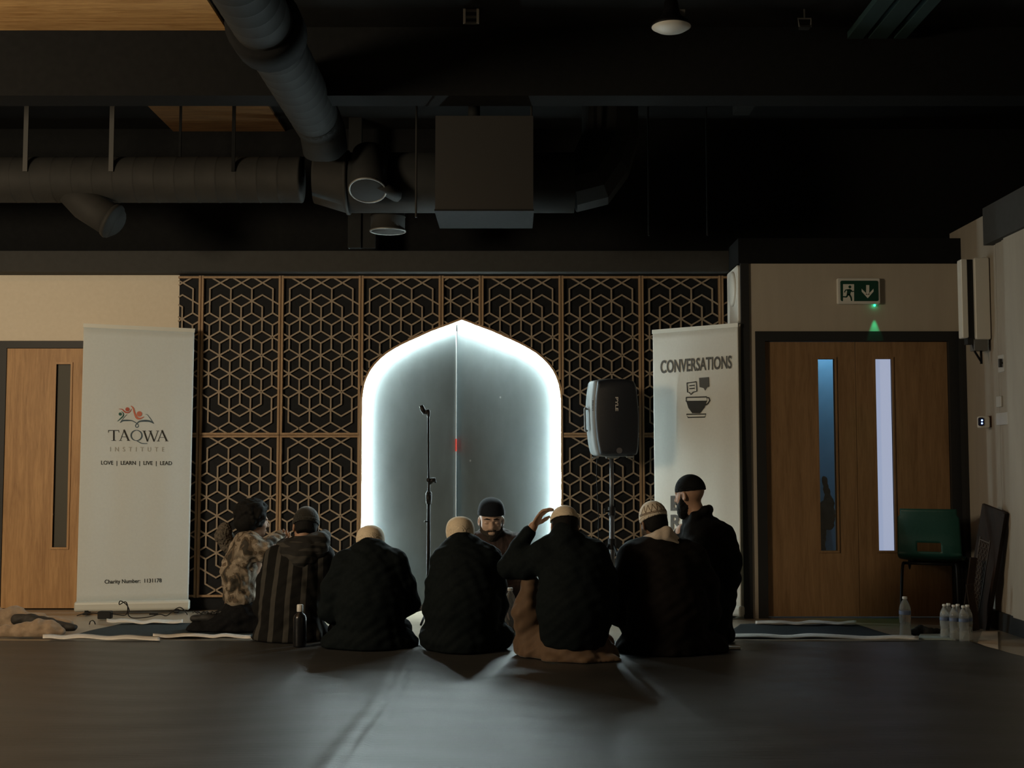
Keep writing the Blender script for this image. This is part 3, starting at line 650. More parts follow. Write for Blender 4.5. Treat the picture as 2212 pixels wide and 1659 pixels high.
def zmat(x, y):
    sx_ = s0.x + (s1.x - s0.x) * (s0.y - y) / (s0.y - s1.y)
    d = x - sx_ - 0.02 * math.sin(2.4 * y)
    z = ZM + 0.014 * math.exp(-(d / 0.02) ** 2) * (0.7 + .3 * math.sin(5 * y)) + 0.006 * math.exp(-((d + .07) / .04) ** 2)
    z += 0.0022 * math.sin(3.1 * x + 2 * math.sin(1.7 * y)) * math.sin(7 * y + 1.5 * math.sin(2 * x)) + .0012 * math.sin(23 * y + 3 * math.sin(2.7 * x))
    return z
b = MB(); b.sheet(lambda u, v: (lambda y: (lambda x: (x, y, zmat(x, y)))(-4.6 + (xe_y(y) + 4.6) * u))(1.2 + (YM - 1.2 + .03 * math.sin(20 * u) * .3) * v), 300, 220, (0, 0, -0.008))
tag(b.build('floor_sheet', M['sheet'], None, True), 'large black sheet covering the floor in front of the seated group', 'mat')
def rug(label, px0, px1, py0, py1, seed):
    A, B, C_, D = fl(px0[0], py0), fl(px1[0], py0), fl(px0[1], py1), fl(px1[1], py1)
    def fn(u, v):
        p = (A * (1 - u) + B * u) * (1 - v) + (C_ * (1 - u) + D * u) * v
        return (p.x, p.y + .01 * math.sin(9 * u + seed), .012 + .003 * math.sin(6 * u + 2 * v + seed) * math.sin(4 * v + 3 * u) + .002 * math.sin(21 * u + 5 * v))
    b = MB(); b.sheet(fn, 60, 14, (0, 0, -.006)); return tag(b.build('prayer_rug', M['rug'], None, True), label, 'rug')
rug('dark blue rug on the floor in front of the institute banner', (150, 262), (620, 600), 1379, 1350, 1)
rug('dark blue rug on the floor in front of the double door', (1560, 1600), (1945, 1850), 1380, 1352, 2)
def strip(label, pts, wpx, seed, name='paper_strip'):
    b = MB(); n = 40
    def fn(u, v):
        x = np.interp(u, np.linspace(0, 1, len(pts)), [p[0] for p in pts]); y = np.interp(u, np.linspace(0, 1, len(pts)), [p[1] for p in pts])
        wob = 1.4 * math.sin(11 * u + seed) + .8 * math.sin(29 * u + 2 * seed)
        p = fl(x, y + (wpx * (.5 - v)) + wob * (.5 if v > .5 else .35)); return (p.x, p.y, .026 + .010 * v + .004 * math.sin(17 * u + seed))
    b.sheet(fn, n, 3, (0, 0, -.003)); tag(b.build(name, M['paper'], None, True), label, 'strip', 'white strips edging the rugs')
strip('white paper strip along the sheet edge below the institute banner', [(92, 1385), (200, 1385), (345, 1389)], 5, 1)
strip('white paper strip along the sheet edge beside the kneeling curly haired person', [(330, 1383), (450, 1382), (542, 1385)], 3.4, 2)
strip('thin white paper strip on the far edge of the rug below the institute banner', [(230, 1349), (310, 1352), (395, 1351)], 4, 3)
strip('thin white paper strip on the far edge of the rug at the double door', [(1632, 1353), (1740, 1354), (1850, 1354)], 3, 4)
strip('long white paper strip on the near edge of the rug at the double door', [(1575, 1383), (1750, 1384), (1985, 1388)], 4, 5)
b = MB(); q = [fl(*p) for p in ((1988, 1378), (2038, 1378), (2064, 1388), (1982, 1387))]
b.prism([(p.x, p.y) for p in q][::-1], .014, .026, lambda x, y, z: (x, y, z)); M['pale_blue'] = mat('pale_blue_card', (0.32, 0.40, 0.40), 0.6); tag(b.build('flat_sheet', M['pale_blue']), 'pale bluish card lying at the sheet corner by the bottle pack', 'card')
q = [fl(*p) for p in ((2122, 1365.5), (2155, 1365.5), (2157, 1412), (2106, 1405))]
b = MB(); b.prism([(p.x, p.y) for p in q][::-1], .001, .006, lambda x, y, z: (x, y, z)); tag(b.build('flat_sheet', M['card']), 'pale brown flat patch on the bare floor by the side wall', 'card')  # thin pale brown slab flat on the floor
q = [fl(*p) for p in ((1566, 1403), (1598, 1403), (1600, 1408), (1564, 1408))]
b = MB(); b.prism([(p.x, p.y) for p in q][::-1], .016, .028, lambda x, y, z: (x, y, z)); tag(b.build('folded_paper', M['paper']), 'small white folded paper on the black sheet by the kneeling man', 'paper')
# ---------------------------------------------------------------- roll-up banners
def banner_fabric(name, a, b_, mixf):
    m = noisy(name, [(0.3, a), (0.7, b_)], 60, rough=0.75); nt, pb = nodes(m)
    tl = add(nt, 'ShaderNodeBsdfTranslucent'); tl.inputs[0].default_value = (.75, .8, .78, 1); mx = add(nt, 'ShaderNodeMixShader'); mx.inputs[0].default_value = mixf
    nt.links.new(pb.outputs[0], mx.inputs[1]); nt.links.new(tl.outputs[0], mx.inputs[2]); nt.links.new(mx.outputs[0], nt.nodes['Material Output'].inputs['Surface']); return m
M['banner'] = banner_fabric('banner_fabric', (0.74, 0.81, 0.84), (0.78, 0.85, 0.88), .22); M['banner_white'] = banner_fabric('white_banner_fabric', (0.84, 0.83, 0.77), (0.88, 0.87, 0.81), .25)
M['ink'] = mat('black_ink', (0.018, 0.018, 0.015), 0.7); M['ink_faint'] = mat('grey_ink', (0.40, 0.39, 0.35), 0.7); M['ink_mid'] = mat('dark_grey_ink', (0.085, 0.082, 0.074), 0.7)
M['ink_red'] = mat('coral_ink', (0.45, 0.10, 0.07), 0.7); M['ink_orange'] = mat('orange_ink', (0.55, 0.17, 0.11), 0.7); M['ink_green'] = mat('green_ink', (0.02, 0.10, 0.08), 0.7); M['ink_blue'] = mat('blue_ink', (0.06, 0.10, 0.13), 0.7)
M['silver'] = mat('silver_plastic', (0.62, 0.64, 0.60), 0.45, 0.1)
class Banner:
    def __init__(s, BL, BR, TL, TR, wav): s.c = [Vector(p) for p in (BL, BR, TL, TR)]; s.w = wav; s.n = (s.c[1] - s.c[0]).cross(s.c[2] - s.c[0]).normalized(); s.n = s.n if s.n.y < 0 else -s.n
    def P(s, u, v, off=0.0):
        a, b_, c, d = s.c; p = (a * (1 - u) + b_ * u) * (1 - v) + (c * (1 - u) + d * u) * v
        wv = s.w * (math.sin(9 * u + 1.0 + 1.2 * v) + .5 * math.sin(19 * u - 2 * v)) * (v * (1 - v) * 3 + .15)
        return p + s.n * (wv + off)
    def inv(s, px, py):
        u = v = .5
        for _ in range(8):
            x, y = proj(s.P(u, v)); xu, yu = proj(s.P(u + 1e-3, v)); xv, yv = proj(s.P(u, v + 1e-3))
            J = np.array([[xu - x, xv - x], [yu - y, yv - y]]) / 1e-3; d = np.linalg.solve(J, [px - x, py - y]); u += d[0]; v += d[1]
        return u, v
    def on(s, px, py, off=0.004): return s.P(*s.inv(px, py), off)
def text2d(txt, bold=0.0, space=1.0):
    c = bpy.data.curves.new('lettering', 'FONT'); c.body = txt; c.size = 1; c.offset = bold; c.space_character = space; c.resolution_u = 4
    o = bpy.data.objects.new('lettering', c); COL.objects.link(o); bpy.context.view_layer.update()
    me = o.to_mesh(); v = np.array([p.co[:2] for p in me.vertices]); f = [tuple(p.vertices) for p in me.polygons]; o.to_mesh_clear()
    bpy.data.objects.remove(o); bpy.data.curves.remove(c); return v, f
def put_text(bn, name, txt, x0, x1, ybase0, ybase1, cap, m, parent, bold=0.0, space=1.0, label=None):
    v, f = text2d(txt, bold, space); lo, hi = v.min(0), v.max(0); capn = text2d('H', bold)[0][:, 1].max()
    out = []
    for x, y in v:
        t = (x - lo[0]) / (hi[0] - lo[0]); out.append(bn.on(x0 + (x1 - x0) * t, ybase0 + (ybase1 - ybase0) * t - y / capn * cap))
    return props(link_mesh(name, out, f, m, parent), label)
def strokes(bn, name, polys, m, parent):
    """polygons given on the printed face"""
    vs = []; fs = []
    for poly in polys: n = len(vs); vs += [bn.on(x, y) for x, y in poly]; fs.append(tuple(range(n, n + len(poly))))
    return link_mesh(name, vs, fs, m, parent)
def brush(pts, ws):
    """quads along a poly-line with changing width"""
    pts = [Vector(p) for p in pts]; L, R_ = [], []
    for i, p in enumerate(pts):
        t = (pts[min(i + 1, len(pts) - 1)] - pts[max(i - 1, 0)]).normalized(); nn = Vector((-t.y, t.x)) * ws[i] / 2; L.append(p + nn); R_.append(p - nn)
    return [[tuple(L[i]), tuple(R_[i]), tuple(R_[i + 1]), tuple(L[i + 1])] for i in range(len(pts) - 1)]
def smooth_line(pts, n=24):
    pts = [Vector(p) for p in pts]; out = []; m = len(pts) - 1
    for k in range(n + 1):
        t = k / n * m; i = min(int(t), m - 1); f = t - i; p0, p1, p2, p3 = pts[max(i - 1, 0)], pts[i], pts[i + 1], pts[min(i + 2, m)]
        out.append(0.5 * ((2 * p1) + (p2 - p0) * f + (2 * p0 - 5 * p1 + 4 * p2 - p3) * f * f + (3 * p1 - p0 - 3 * p2 + p3) * f ** 3))
    return out
def disc(cx, cy, r, n=18): return [(cx + r * math.cos(2 * PI * k / n), cy + r * math.sin(2 * PI * k / n)) for k in range(n)]
def banner_body(bn, t, fab='banner'):
    b = MB(); b.sheet(lambda u, v: bn.P(u, v), 70, 30, -bn.n * .002); b.build('printed_fabric', M[fab], t, True)
    dx = (bn.c[1] - bn.c[0]).normalized(); L = (bn.c[1] - bn.c[0]).length; R_ = rotz(math.atan2(dx.y, dx.x))
    mid = (bn.c[0] + bn.c[1]) / 2
    b = MB(); b.rbox((mid.x, mid.y, .062) , (L + .02, .085, .075), .02, R_, axis='X'); b.build('base_cassette', M['silver'], t)
    for sgn in (-1, 1): b = MB(); c = mid + dx * sgn * (L / 2 - .08); b.obox((c.x, c.y, .017), (.03, .24, .012), R_); b.obox((c.x, c.y, .024), (.028, .08, .03), R_); b.build('foot', M['black_plastic'], t)
    mt = (bn.c[2] + bn.c[3]) / 2; d2 = (bn.c[3] - bn.c[2]).normalized(); X_ = d2; Y_ = -bn.n; Z_ = X_.cross(Y_); R2 = Matrix((X_, Y_, Z_)).transposed()
    b = MB(); b.obox(mt, ((bn.c[3] - bn.c[2]).length + .006, .014, .03), R2); b.build('top_rail', M['silver'], t)
    b = MB(); b.tube([(mid.x, mid.y + .03, .09), mt - bn.n * .02], .008, 8); b.build('support_pole', M['steel'], t)
BLv = at(165, 1306, 9.46); BRv = at(407, 1300, 9.60)
bn = Banner(BLv, BRv, at(181, 703, 9.50), at(420, 714, 9.64), .003)
t = thing('rollup_banner', 'white roll-up banner with book logo and charity number in front of oak door', 'banner', ((BLv.x + BRv.x) / 2, 9.53, 0))
banner_body(bn, t)
K = lambda x, y: (160 + x / 7.9, 840 + y / 7.9)
def KB(pts, ws, n=22):
    q = smooth_line([K(*p) for p in pts], n); wv = np.interp(np.linspace(0, 1, n + 1), np.linspace(0, 1, len(ws)), ws) / 7.9; return brush(q, wv)
lg = strokes(bn, 'logo_book', KB([(785, 578), (830, 545), (900, 538), (990, 545), (1070, 590), (1100, 630), (1072, 660), (1045, 630), (1075, 590), (1120, 555), (1220, 545), (1300, 555), (1360, 592)], [6, 22, 26, 16, 12, 11, 11, 11, 14, 22, 34, 30, 8], 60) + KB([(785, 578), (850, 490), (905, 435)], [6, 9, 4]) + KB([(1215, 437), (1250, 442), (1300, 505), (1360, 592)], [3, 8, 12, 10]), M['ink_blue'], t)
strokes(bn, 'logo_red_figure', KB([(768, 342), (820, 350), (870, 395), (920, 405), (960, 380), (978, 340)], [6, 14, 24, 20, 14, 4]) + [[K(*p) for p in disc(911, 350, 35)]], M['ink_red'], t)
strokes(bn, 'logo_orange_figure', KB([(970, 290), (1010, 330), (1035, 420), (1075, 495), (1130, 505), (1200, 472)], [8, 26, 30, 42, 28, 3]) + [[K(*p) for p in disc(1115, 428, 46)]], M['ink_orange'], t)
strokes(bn, 'logo_green_figure', KB([(805, 385), (838, 415), (838, 460), (790, 510), (738, 555)], [5, 14, 20, 16, 4]) + [[K(*p) for p in disc(788, 430, 27)]], M['ink_green'], t)
# serif capitals
def serif(kind, ox, bw, y0=885, hgt=180, sc=1.0):
    S = lambda x, y: K(ox + x * bw, y0 - y * hgt)
    def seg(a, b_, w0, w1=None):
        w1 = w1 or w0; return brush([S(*a), S(*b_)], [w0 / 7.9, w1 / 7.9])
    if kind == 'T': return seg((0, .97), (1, .97), 11) + seg((.02, 1.0), (-.01, .76), 12, 5) + seg((.98, 1.0), (1.01, .76), 12, 5) + seg((.52, 1), (.52, 0), 26) + seg((.3, .015), (.74, .015), 8)
    if kind == 'A': return seg((.47, 1.0), (.1, .02), 9) + seg((.45, 1.04), (.9, .02), 27) + seg((.26, .36), (.72, .36), 8) + seg((-.02, .015), (.26, .015), 8) + seg((.74, .015), (1.05, .015), 8)
    if kind == 'W': return seg((.08, .97), (.30, -.03), 24) + seg((.30, -.03), (.50, .97), 9) + seg((.46, .97), (.70, -.03), 24) + seg((.70, -.03), (.93, .97), 9) + seg((-.02, .975), (.2, .975), 8) + seg((.36, .975), (.58, .975), 8) + seg((.82, .975), (1.0, .975), 8)
pl = serif('T', 585, 180) + serif('A', 770, 178) + serif('W', 1170, 280, 893) + serif('A', 1415, 185, 893)
strokes(bn, 'name_lettering', pl, M['ink'], t)
n = 40; qp = [(1065 + 92 * math.cos(a), 795 + 88 * math.sin(a)) for a in [2 * PI * k / n for k in range(n + 1)]]
strokes(bn, 'initial_lettering', brush([K(*p) for p in qp], [(9 + 13 * abs(math.cos(2 * PI * k / n))) / 7.9 for k in range(n + 1)]) + KB([(1060, 880), (1105, 905), (1160, 930), (1250, 933)], [10, 16, 14, 10]), M['ink_blue'], t)
put_text(bn, 'subtitle_lettering', 'INSTITUTE', 238, 355, 975, 975.5, 9.5, M['ink_faint'], t, 0, 2.2)
put_text(bn, 'motto_lettering', 'LOVE  |  LEARN  |  LIVE  |  LEAD', 218.5, 371.5, 1003.5, 1004.5, 8.2, M['ink'], t, .012)
put_text(bn, 'charity_number_lettering', 'Charity Number:  1131178', 226, 349, 1260.5, 1257.5, 8.2, M['ink'], t, .012)
# second banner
BLv = at(1417, 1310, 9.60); BRv = at(1601, 1318, 9.16)
bn2 = Banner(BLv, BRv, at(1410, 717, 9.64), at(1594, 702, 9.19), .004)
t = thing('rollup_banner', 'white roll-up banner printed with a coffee cup and speech bubbles', 'banner', ((BLv.x + BRv.x) / 2, 9.38, 0))
banner_body(bn2, t, 'banner_white')
put_text(bn2, 'title_lettering', 'CONVERSATIONS', 1427, 1581, 806, 795, 27, M['ink_mid'], t, .02)
Q = lambda x, y: (1180 + x / 3.4565, 560 + y / 3.4565)
def loop(pts, wd): return brush([Q(*p) for p in pts + [pts[0], pts[1]]], [wd / 3.4565] * (len(pts) + 2))
strokes(bn2, 'cup_print', [[Q(*p) for p in ((1047, 1060), (1200, 1058), (1185, 1105), (1150, 1150), (1092, 1150), (1062, 1110))]] + loop([(1047, 1032), (1047, 1062), (1200, 1060), (1200, 1028)], 9)
        + brush([Q(*p) for p in ((1198, 1034), (1216, 1034), (1222, 1055), (1208, 1078), (1190, 1090))], [2.6] * 5) + loop([(1048, 1158), (1195, 1156), (1186, 1178), (1060, 1182)], 8), M['ink'], t)
strokes(bn2, 'bubble_print', loop([(1052, 925), (1122, 915), (1126, 985), (1098, 993), (1082, 1010), (1070, 995), (1056, 993)], 8) + brush([Q(1070, 945), Q(1110, 941)], [2.2, 2.2]) + brush([Q(1070, 967), Q(1110, 963)], [2.2, 2.2]), M['ink'], t)
strokes(bn2, 'bubble_print', [[Q(*p) for p in ((1142, 886), (1215, 880), (1219, 950), (1200, 958), (1188, 982), (1176, 962), (1146, 955))]], M['ink_mid'], t)
put_text(bn2, 'word_lettering', 'E', 1449, 1473, 1102, 1101, 31, M['ink_mid'], t, .03)
put_text(bn2, 'word_lettering', 'R', 1449, 1474, 1143, 1142, 31, M['ink_mid'], t, .03)
# ---------------------------------------------------------------- power adapter and cables below the first banner
def pts_px(lst): return [at(*p) if len(p) == 3 else fl(*p) for p in lst]
p = fl(227, 1339); t = thing('power_adapter', 'black power adapter with looping cables on the floor below the institute banner', 'adapter', (p.x, p.y, 0))
b = MB(); b.rbox((p.x, p.y, .036), (.095, .06, .056), .008); b.build('body', M['black_plastic'], t)
Yc = p.y
b = MB(); b.tube(smooth_line([(p.x - .045, Yc, .045), at(198, 1324, Yc), at(180, 1326, Yc), at(166, 1330, Yc)], 20), .004, 6)
b.tube(smooth_line([(p.x + .045, Yc, .045), at(255, 1328, Yc), at(272, 1328, Yc), at(276, 1312, Yc), at(271, 1300, Yc), at(258, 1306, Yc), at(260, 1298, Yc), at(273, 1306, Yc), at(279, 1318, Yc), at(277, 1328, Yc), at(288, 1335, Yc), at(320, 1333, Yc), at(345, 1327, Yc), at(360, 1330, Yc), at(376, 1318, Yc), at(388, 1312, Yc), at(398, 1318, Yc), at(405, 1328, Yc)], 90), .004, 6); b.build('cable', M['black_plastic'], t, True)
b = MB(); b.obox(at(332, 1326, Yc), (.06, .02, .015)); b.build('plug', M['black_plastic'], t)
p = fl(205, 1350); b = MB(); b.tube([at(193, 1349, p.y), at(195, 1342, p.y), at(200, 1340, p.y), at(204, 1343, p.y), at(206, 1349, p.y)], .004, 6); tag(b.build('cable_loop', M['black_plastic'], None, True), 'small loop of black cable at the rug edge below the banner', 'cable')
p = fl(1995, 1374); s = Solid(.006); s.chain([fl(1972, 1366, .03), fl(1988, 1362, .035), fl(2005, 1365, .03), fl(2036, 1362, .025)], [.02, .03, .025, .012], .02); s.wr = (.004, 40, 2); s.floor = .004; M['black_cloth'] = noisy('black_cloth', [(0.3, (0.012, 0.012, 0.012)), (0.7, (0.02, 0.02, 0.02))], 40, rough=0.85); tag(s.build('strap', M['black_cloth']), 'crumpled black strap on the floor beside the tall water bottle', 'strap')
# ---------------------------------------------------------------- cloth pile
M['coat_tan'] = noisy('tan_cloth', [(0.3, (0.24, 0.175, 0.115)), (0.7, (0.32, 0.24, 0.165))], 25, rough=0.85, bmp=0.15, sheen=.2)
M['coat_dark'] = noisy('dark_lining', [(0.3, (0.022, 0.02, 0.018)), (0.7, (0.03, 0.028, 0.025))], 30, rough=0.7)
J = lambda px, py, Y=8.45: at(px, py, Y)
t = thing('folded_coat', 'tan coat heaped on the floor with dark lining showing, below the oak door', 'coat', fl(30, 1350))
s = Solid(.008); s.chain([J(-60, 1335), J(-10, 1332), J(30, 1330), J(80, 1340), J(150, 1347)], [.05, .055, .055, .04, .03], .04); s.chain([J(-40, 1345), J(20, 1348), J(60, 1352)], [.05, .05, .04], .03); s.wr = (.006, 22, 1); s.floor = .012; s.build('coat_shell', M['coat_tan'], t)
s = Solid(.008); s.chain([J(34, 1338, 8.36), J(70, 1340, 8.36), J(110, 1348, 8.36), J(160, 1356, 8.36)], [.035, .04, .035, .025], .02); s.wr = (.004, 26, 2); s.floor = .012; props(s.build('lining', M['coat_dark'], t), 'dark lining')
t2 = thing('jacket', 'pale tan jacket sleeve lying in front of the heaped coat', 'jacket', fl(60, 1378))
s = Solid(.007); J2 = lambda px, py: at(px, py, 8.16)
s.chain([J2(-30, 1372), J2(10, 1365), J2(50, 1362), J2(85, 1358), J2(112, 1360), J2(132, 1366)], [.03, .035, .045, .055, .05, .03], .03); s.chain([J2(20, 1372), J2(60, 1372), J2(105, 1371)], [.03, .035, .028], .02); s.wr = (.005, 30, 5); s.floor = .014; s.build('sleeve', M['coat_tan'], t2)
# ---------------------------------------------------------------- exit sign
Y0 = YD - 0.001
R4 = [(1807, 603), (1897, 657)]
p0, p1 = at(1807, 658, Y0), at(1898, 602, Y0)
t = thing('exit_sign', 'green running man exit sign in a pale frame above the double door', 'sign', ((p0.x + p1.x) / 2, Y0, p0.z))
b = MB(); b.rbox(((p0.x + p1.x) / 2, Y0 - .018, (p0.z + p1.z) / 2), (p1.x - p0.x, .036, p1.z - p0.z), .012); b.build('housing', M['white_plastic'], t)
M['sign_green'] = mat('sign_green', (0.008, 0.055, 0.035), 0.4); M['sign_white'] = mat('sign_white', (0.75, 0.75, 0.68), 0.5); M['led_green'] = mat('green_indicator', (0, .6, .3), 0.4, emit=(0.02, 1.0, 0.45), strength=6.0)
q0, q1 = at(1813, 652, Y0), at(1893.5, 608, Y0)
b = MB(); b.rbox(((q0.x + q1.x) / 2, Y0 - .038, (q0.z + q1.z) / 2), (q1.x - q0.x, .004, q1.z - q0.z), .012); b.build('green_face', M['sign_green'], t)
D = lambda x, y: (1560 + x / 3.19, 480 + y / 3.19)
def face(polys, yoff):
    vs, fs = [], []
    for poly in polys:
        n = len(vs); vs += [at(*D(x, y), Y0 - yoff) for x, y in poly]; fs.append(tuple(range(n, n + len(poly))))
    return vs, fs
def bq(pts, w_): return [[tuple(p) for p in q_] for q_ in brush(pts, w_)]
vs, fs = face([[(833, 427), (909, 427), (909, 545), (833, 545)]], .0405); link_mesh('door_pictogram', vs, fs, M['sign_white'], t)
vs, fs = face(bq([(1003, 433), (1003, 500)], [22, 22]) + [[(961, 458), (961, 478), (1003, 524), (1043, 478), (1043, 458), (1003, 500)]], .0405); link_mesh('arrow_pictogram', vs, fs, M['sign_white'], t)
vs, fs = face([disc(880, 446, 10), [(862, 462), (884, 460), (890, 475), (880, 502), (858, 500)]] + bq([(868, 466), (850, 468), (842, 484)], [9, 8, 7]) + bq([(886, 466), (895, 478), (908, 476)], [9, 8, 7]) + bq([(868, 495), (856, 515), (830, 514)], [14, 11, 8]) + bq([(874, 495), (888, 518), (892, 542)], [14, 11, 9]), .0415); link_mesh('running_man_pictogram', vs, fs, M['sign_green'], t)
pl_ = at(1888, 659.5, Y0)
b = MB(); b.lathe((pl_.x, Y0 - .015, pl_.z - .006), [(.004, -.003), (.007, 0), (.007, .008)], 12); b.build('indicator_led', M['led_green'], t)
# ---------------------------------------------------------------- loudspeaker on stand
YS = 9.22; sc = 1493 / 180.0
V = lambda x, y, Y=YS: at(1240 + x / sc, 800 + y / sc, Y)
t = thing('loudspeaker', 'black and grey loudspeaker raised on a pole stand in front of the lattice', 'loudspeaker', V(700, 1560))
M['speaker_grille'] = noisy('speaker_grille', [(0.4, (0.012, 0.015, 0.022)), (0.6, (0.018, 0.022, 0.03))], 300, rough=0.5, bmp=.2)
M['speaker_grey'] = mat('speaker_grey', (0.17, 0.19, 0.20), 0.45)
M['logo_white'] = mat('badge_white', (0.6, 0.58, 0.55), 0.5)
def outline(lst, n=60):
    return smooth_line(lst + [lst[0]], n)
c0 = V(760, 850)
def speaker_ring(lst, Y): return [V(x, y, Y) for x, y in lst]
gr = [(420, 190), (600, 160), (820, 155), (1000, 170), (1090, 230), (1130, 420), (1160, 800), (1160, 1150), (1140, 1450), (1070, 1520), (800, 1535), (520, 1525), (450, 1450), (400, 1150), (375, 800), (385, 450)]
g = [tuple(p) for p in outline([Vector((x, y)) for x, y in gr], 64)][:-1]
def loft(rings, m, name, parent, smooth=True):
    b = MB(); n = len(rings[0]); vs = [p for r_ in rings for p in r_]; fs = [tuple(range(n))] + [tuple(range(len(rings) * n - 1, (len(rings) - 1) * n - 1, -1))]
    for k_ in range(len(rings) - 1): fs += [(k_ * n + i, (k_ + 1) * n + i, (k_ + 1) * n + (i + 1) % n, k_ * n + (i + 1) % n) for i in range(n)]
    b.put(vs, fs); o = b.build(name, m, parent, smooth); return o
cx, cy = 780, 850
sh = lambda pts, k_: [(cx + (x - cx) * k_, cy + (y - cy) * k_) for x, y in pts]
loft([speaker_ring(sh(g, .90), YS - .012), speaker_ring(sh(g, .96), YS - .006), speaker_ring(g, YS + .012), speaker_ring(g, YS + .03)], M['speaker_grille'], 'grille', t)
dx = lambda pts, d: [(x - d, y) for x, y in pts]
back = lambda k_, d, Y: [V(cx + (x - cx) * k_ - d, cy + (y - cy) * k_, YS) + Vector((0, Y, 0)) for x, y in g]
loft([back(1.01, 10, .025), back(1.02, 60, .05), back(1.01, 120, .10), back(.97, 150, .20), back(.85, 130, .30), back(.7, 100, .34)], M['speaker_grey'], 'cabinet', t)
b = MB(); b.tube(smooth_line([V(250, 690) + Vector((0, .09, 0)), V(205, 680) + Vector((0, .08, 0)), V(208, 860) + Vector((0, .08, 0)), V(215, 1060) + Vector((0, .08, 0)), V(250, 1075) + Vector((0, .09, 0))], 20), .008, 8); b.build('handle', M['speaker_grey'], t, True)
b = MB()
for k_ in range(7): p = V(352, 545 + k_ * 28); b.obox((p.x - .001, YS + .045, p.z), (.014, .03, .006))
b.build('vent_fin', M['black_plastic'], t)
v2, f2 = text2d('PYLE', .03); lo, hi = v2.min(0), v2.max(0)
vs = [V(740 + (y - lo[1]) / (hi[1] - lo[1]) * -0 + 52 * (y - lo[1]) / (hi[1] - lo[1]), 478 + 252 * (x - lo[0]) / (hi[0] - lo[0]), YS - .0145) for x, y in v2]
link_mesh('badge', vs, f2, M['logo_white'], t)
b = MB(); c = V(810, 1438); b.lathe((c.x, YS - .0145, c.z), [(.022, -.001), (.022, .001)], 16, Matrix.Rotation(PI / 2, 3, 'X')); vs = []
M['badge_grey'] = mat('badge_grey', (.10, .10, .11), .5); b.build('round_badge', M['badge_grey'], t)
b = MB(); p = V(390, 1560); b.obox((p.x, YS + .04, p.z), (.045, .05, .012)); p = V(1010, 1550); b.obox((p.x, YS + .03, p.z), (.05, .05, .012)); p = V(700, 1548); b.obox((p.x, YS + .1, p.z - .002), (.09, .09, .02)); b.build('foot', M['speaker_grey'], t)
pc = at(1321, 1000, YS + .1); zt5 = V(700, 1562).z - .006
t = thing('speaker_stand', 'black and silver tripod pole stand under the loudspeaker', 'stand', (pc.x, YS + .1, 0))
zm = at(1321, 1110, YS + .1).z
M['pole_grey'] = mat('pole_grey', (.12, .12, .125), .35, .6)
b = MB(); b.tube([(pc.x, YS + .1, zm), (pc.x, YS + .1, zt5)], .0165, 14); b.build('upper_pole', M['pole_grey'], t, True)
b = MB(); b.tube([(pc.x, YS + .1, .12), (pc.x, YS + .1, zm + .02)], .021, 14); b.build('lower_pole', M['pole_grey'], t, True)
b = MB(); b.tube([(pc.x, YS + .1, zm - .01), (pc.x, YS + .1, zm + .05)], .028, 14); b.tube([(pc.x - .02, YS + .09, zm + .02), (pc.x - .055, YS + .07, zm + .02)], .008, 8); b.tube([(pc.x - .055, YS + .07, zm + .0), (pc.x - .055, YS + .07, zm + .04)], .006, 8); b.build('clamp', M['black_plastic'], t)
b = MB(); b.tube([(pc.x, YS + .1, .5), (pc.x, YS + .1, .58)], .03, 14); b.build('collar', M['black_plastic'], t)
for a in (-PI / 2 + .5, PI / 2 + .3, PI + .55):
    b = MB(); e = Vector((pc.x + .42 * math.cos(a), YS + .1 + .30 * math.sin(a), .016)); b.tube([(pc.x + .02 * math.cos(a), YS + .1 + .02 * math.sin(a), .54), e], .011, 8); b.tube([Vector((pc.x, YS + .1, .14)), (Vector((pc.x, YS + .1, .54)) + e) / 2], .007, 8); b.build('leg', M['black_metal'], t, True)
b = MB(); b.tube(smooth_line([V(420, 1560) + Vector((0, .05, 0)), at(1289, 1040, YS + .05), at(1293, 1110, YS + .05), at(1294, 1170, YS + .05), at(1310, 1240, YS + .04), fl(1316, 1330) + Vector((-.04, .0, .006))], 40), .0035, 6)
tag(b.build('speaker_cable', M['black_plastic'], None, True), 'thin black cable hanging down from the loudspeaker', 'cable')
# ---------------------------------------------------------------- microphone stand
YMi = 9.0; Z_ = lambda px, py: at(px, py, YMi)
px_ = Z_(926, 1150).x
t = thing('microphone_stand', 'tall black microphone stand with empty clip in front of the arch', 'stand', (px_, YMi, 0))
b = MB(); b.tube([(px_, YMi, .02), (px_, YMi, Z_(926, 1085).z)], .0145, 12); b.build('lower_tube', M['black_metal'], t, True)
b = MB(); b.tube([(px_, YMi, Z_(926, 1088).z), (px_, YMi, Z_(926, 1066).z)], [.021, .024], 14); b.tube([(px_, YMi, Z_(926, 1066).z), (px_, YMi, Z_(926, 1060).z)], [.024, .014], 14); b.build('clutch', M['black_plastic'], t, True)
b = MB(); b.tube([(px_, YMi, Z_(926, 1062).z), (px_, YMi, Z_(926, 1040).z)], .010, 10); b.tube([(px_, YMi - .015, Z_(926, 1037).z), (px_, YMi + .015, Z_(926, 1037).z)], .017, 14); b.tube([(px_ + .005, YMi, Z_(926, 1045).z), Z_(934, 1037), Z_(941, 1036)], [.012, .02, .018], 12); b.tube([Z_(938, 1036), Z_(941, 1043)], [.012, .01], 10); b.build('boom_joint', M['black_plastic'], t, True)
xt = Z_(925.5, 900).x
b = MB(); b.tube([(px_ - .002, YMi, Z_(925, 1040).z), (xt, YMi, Z_(925, 893).z)], .008, 10); b.build('boom_tube', M['black_metal'], t, True)
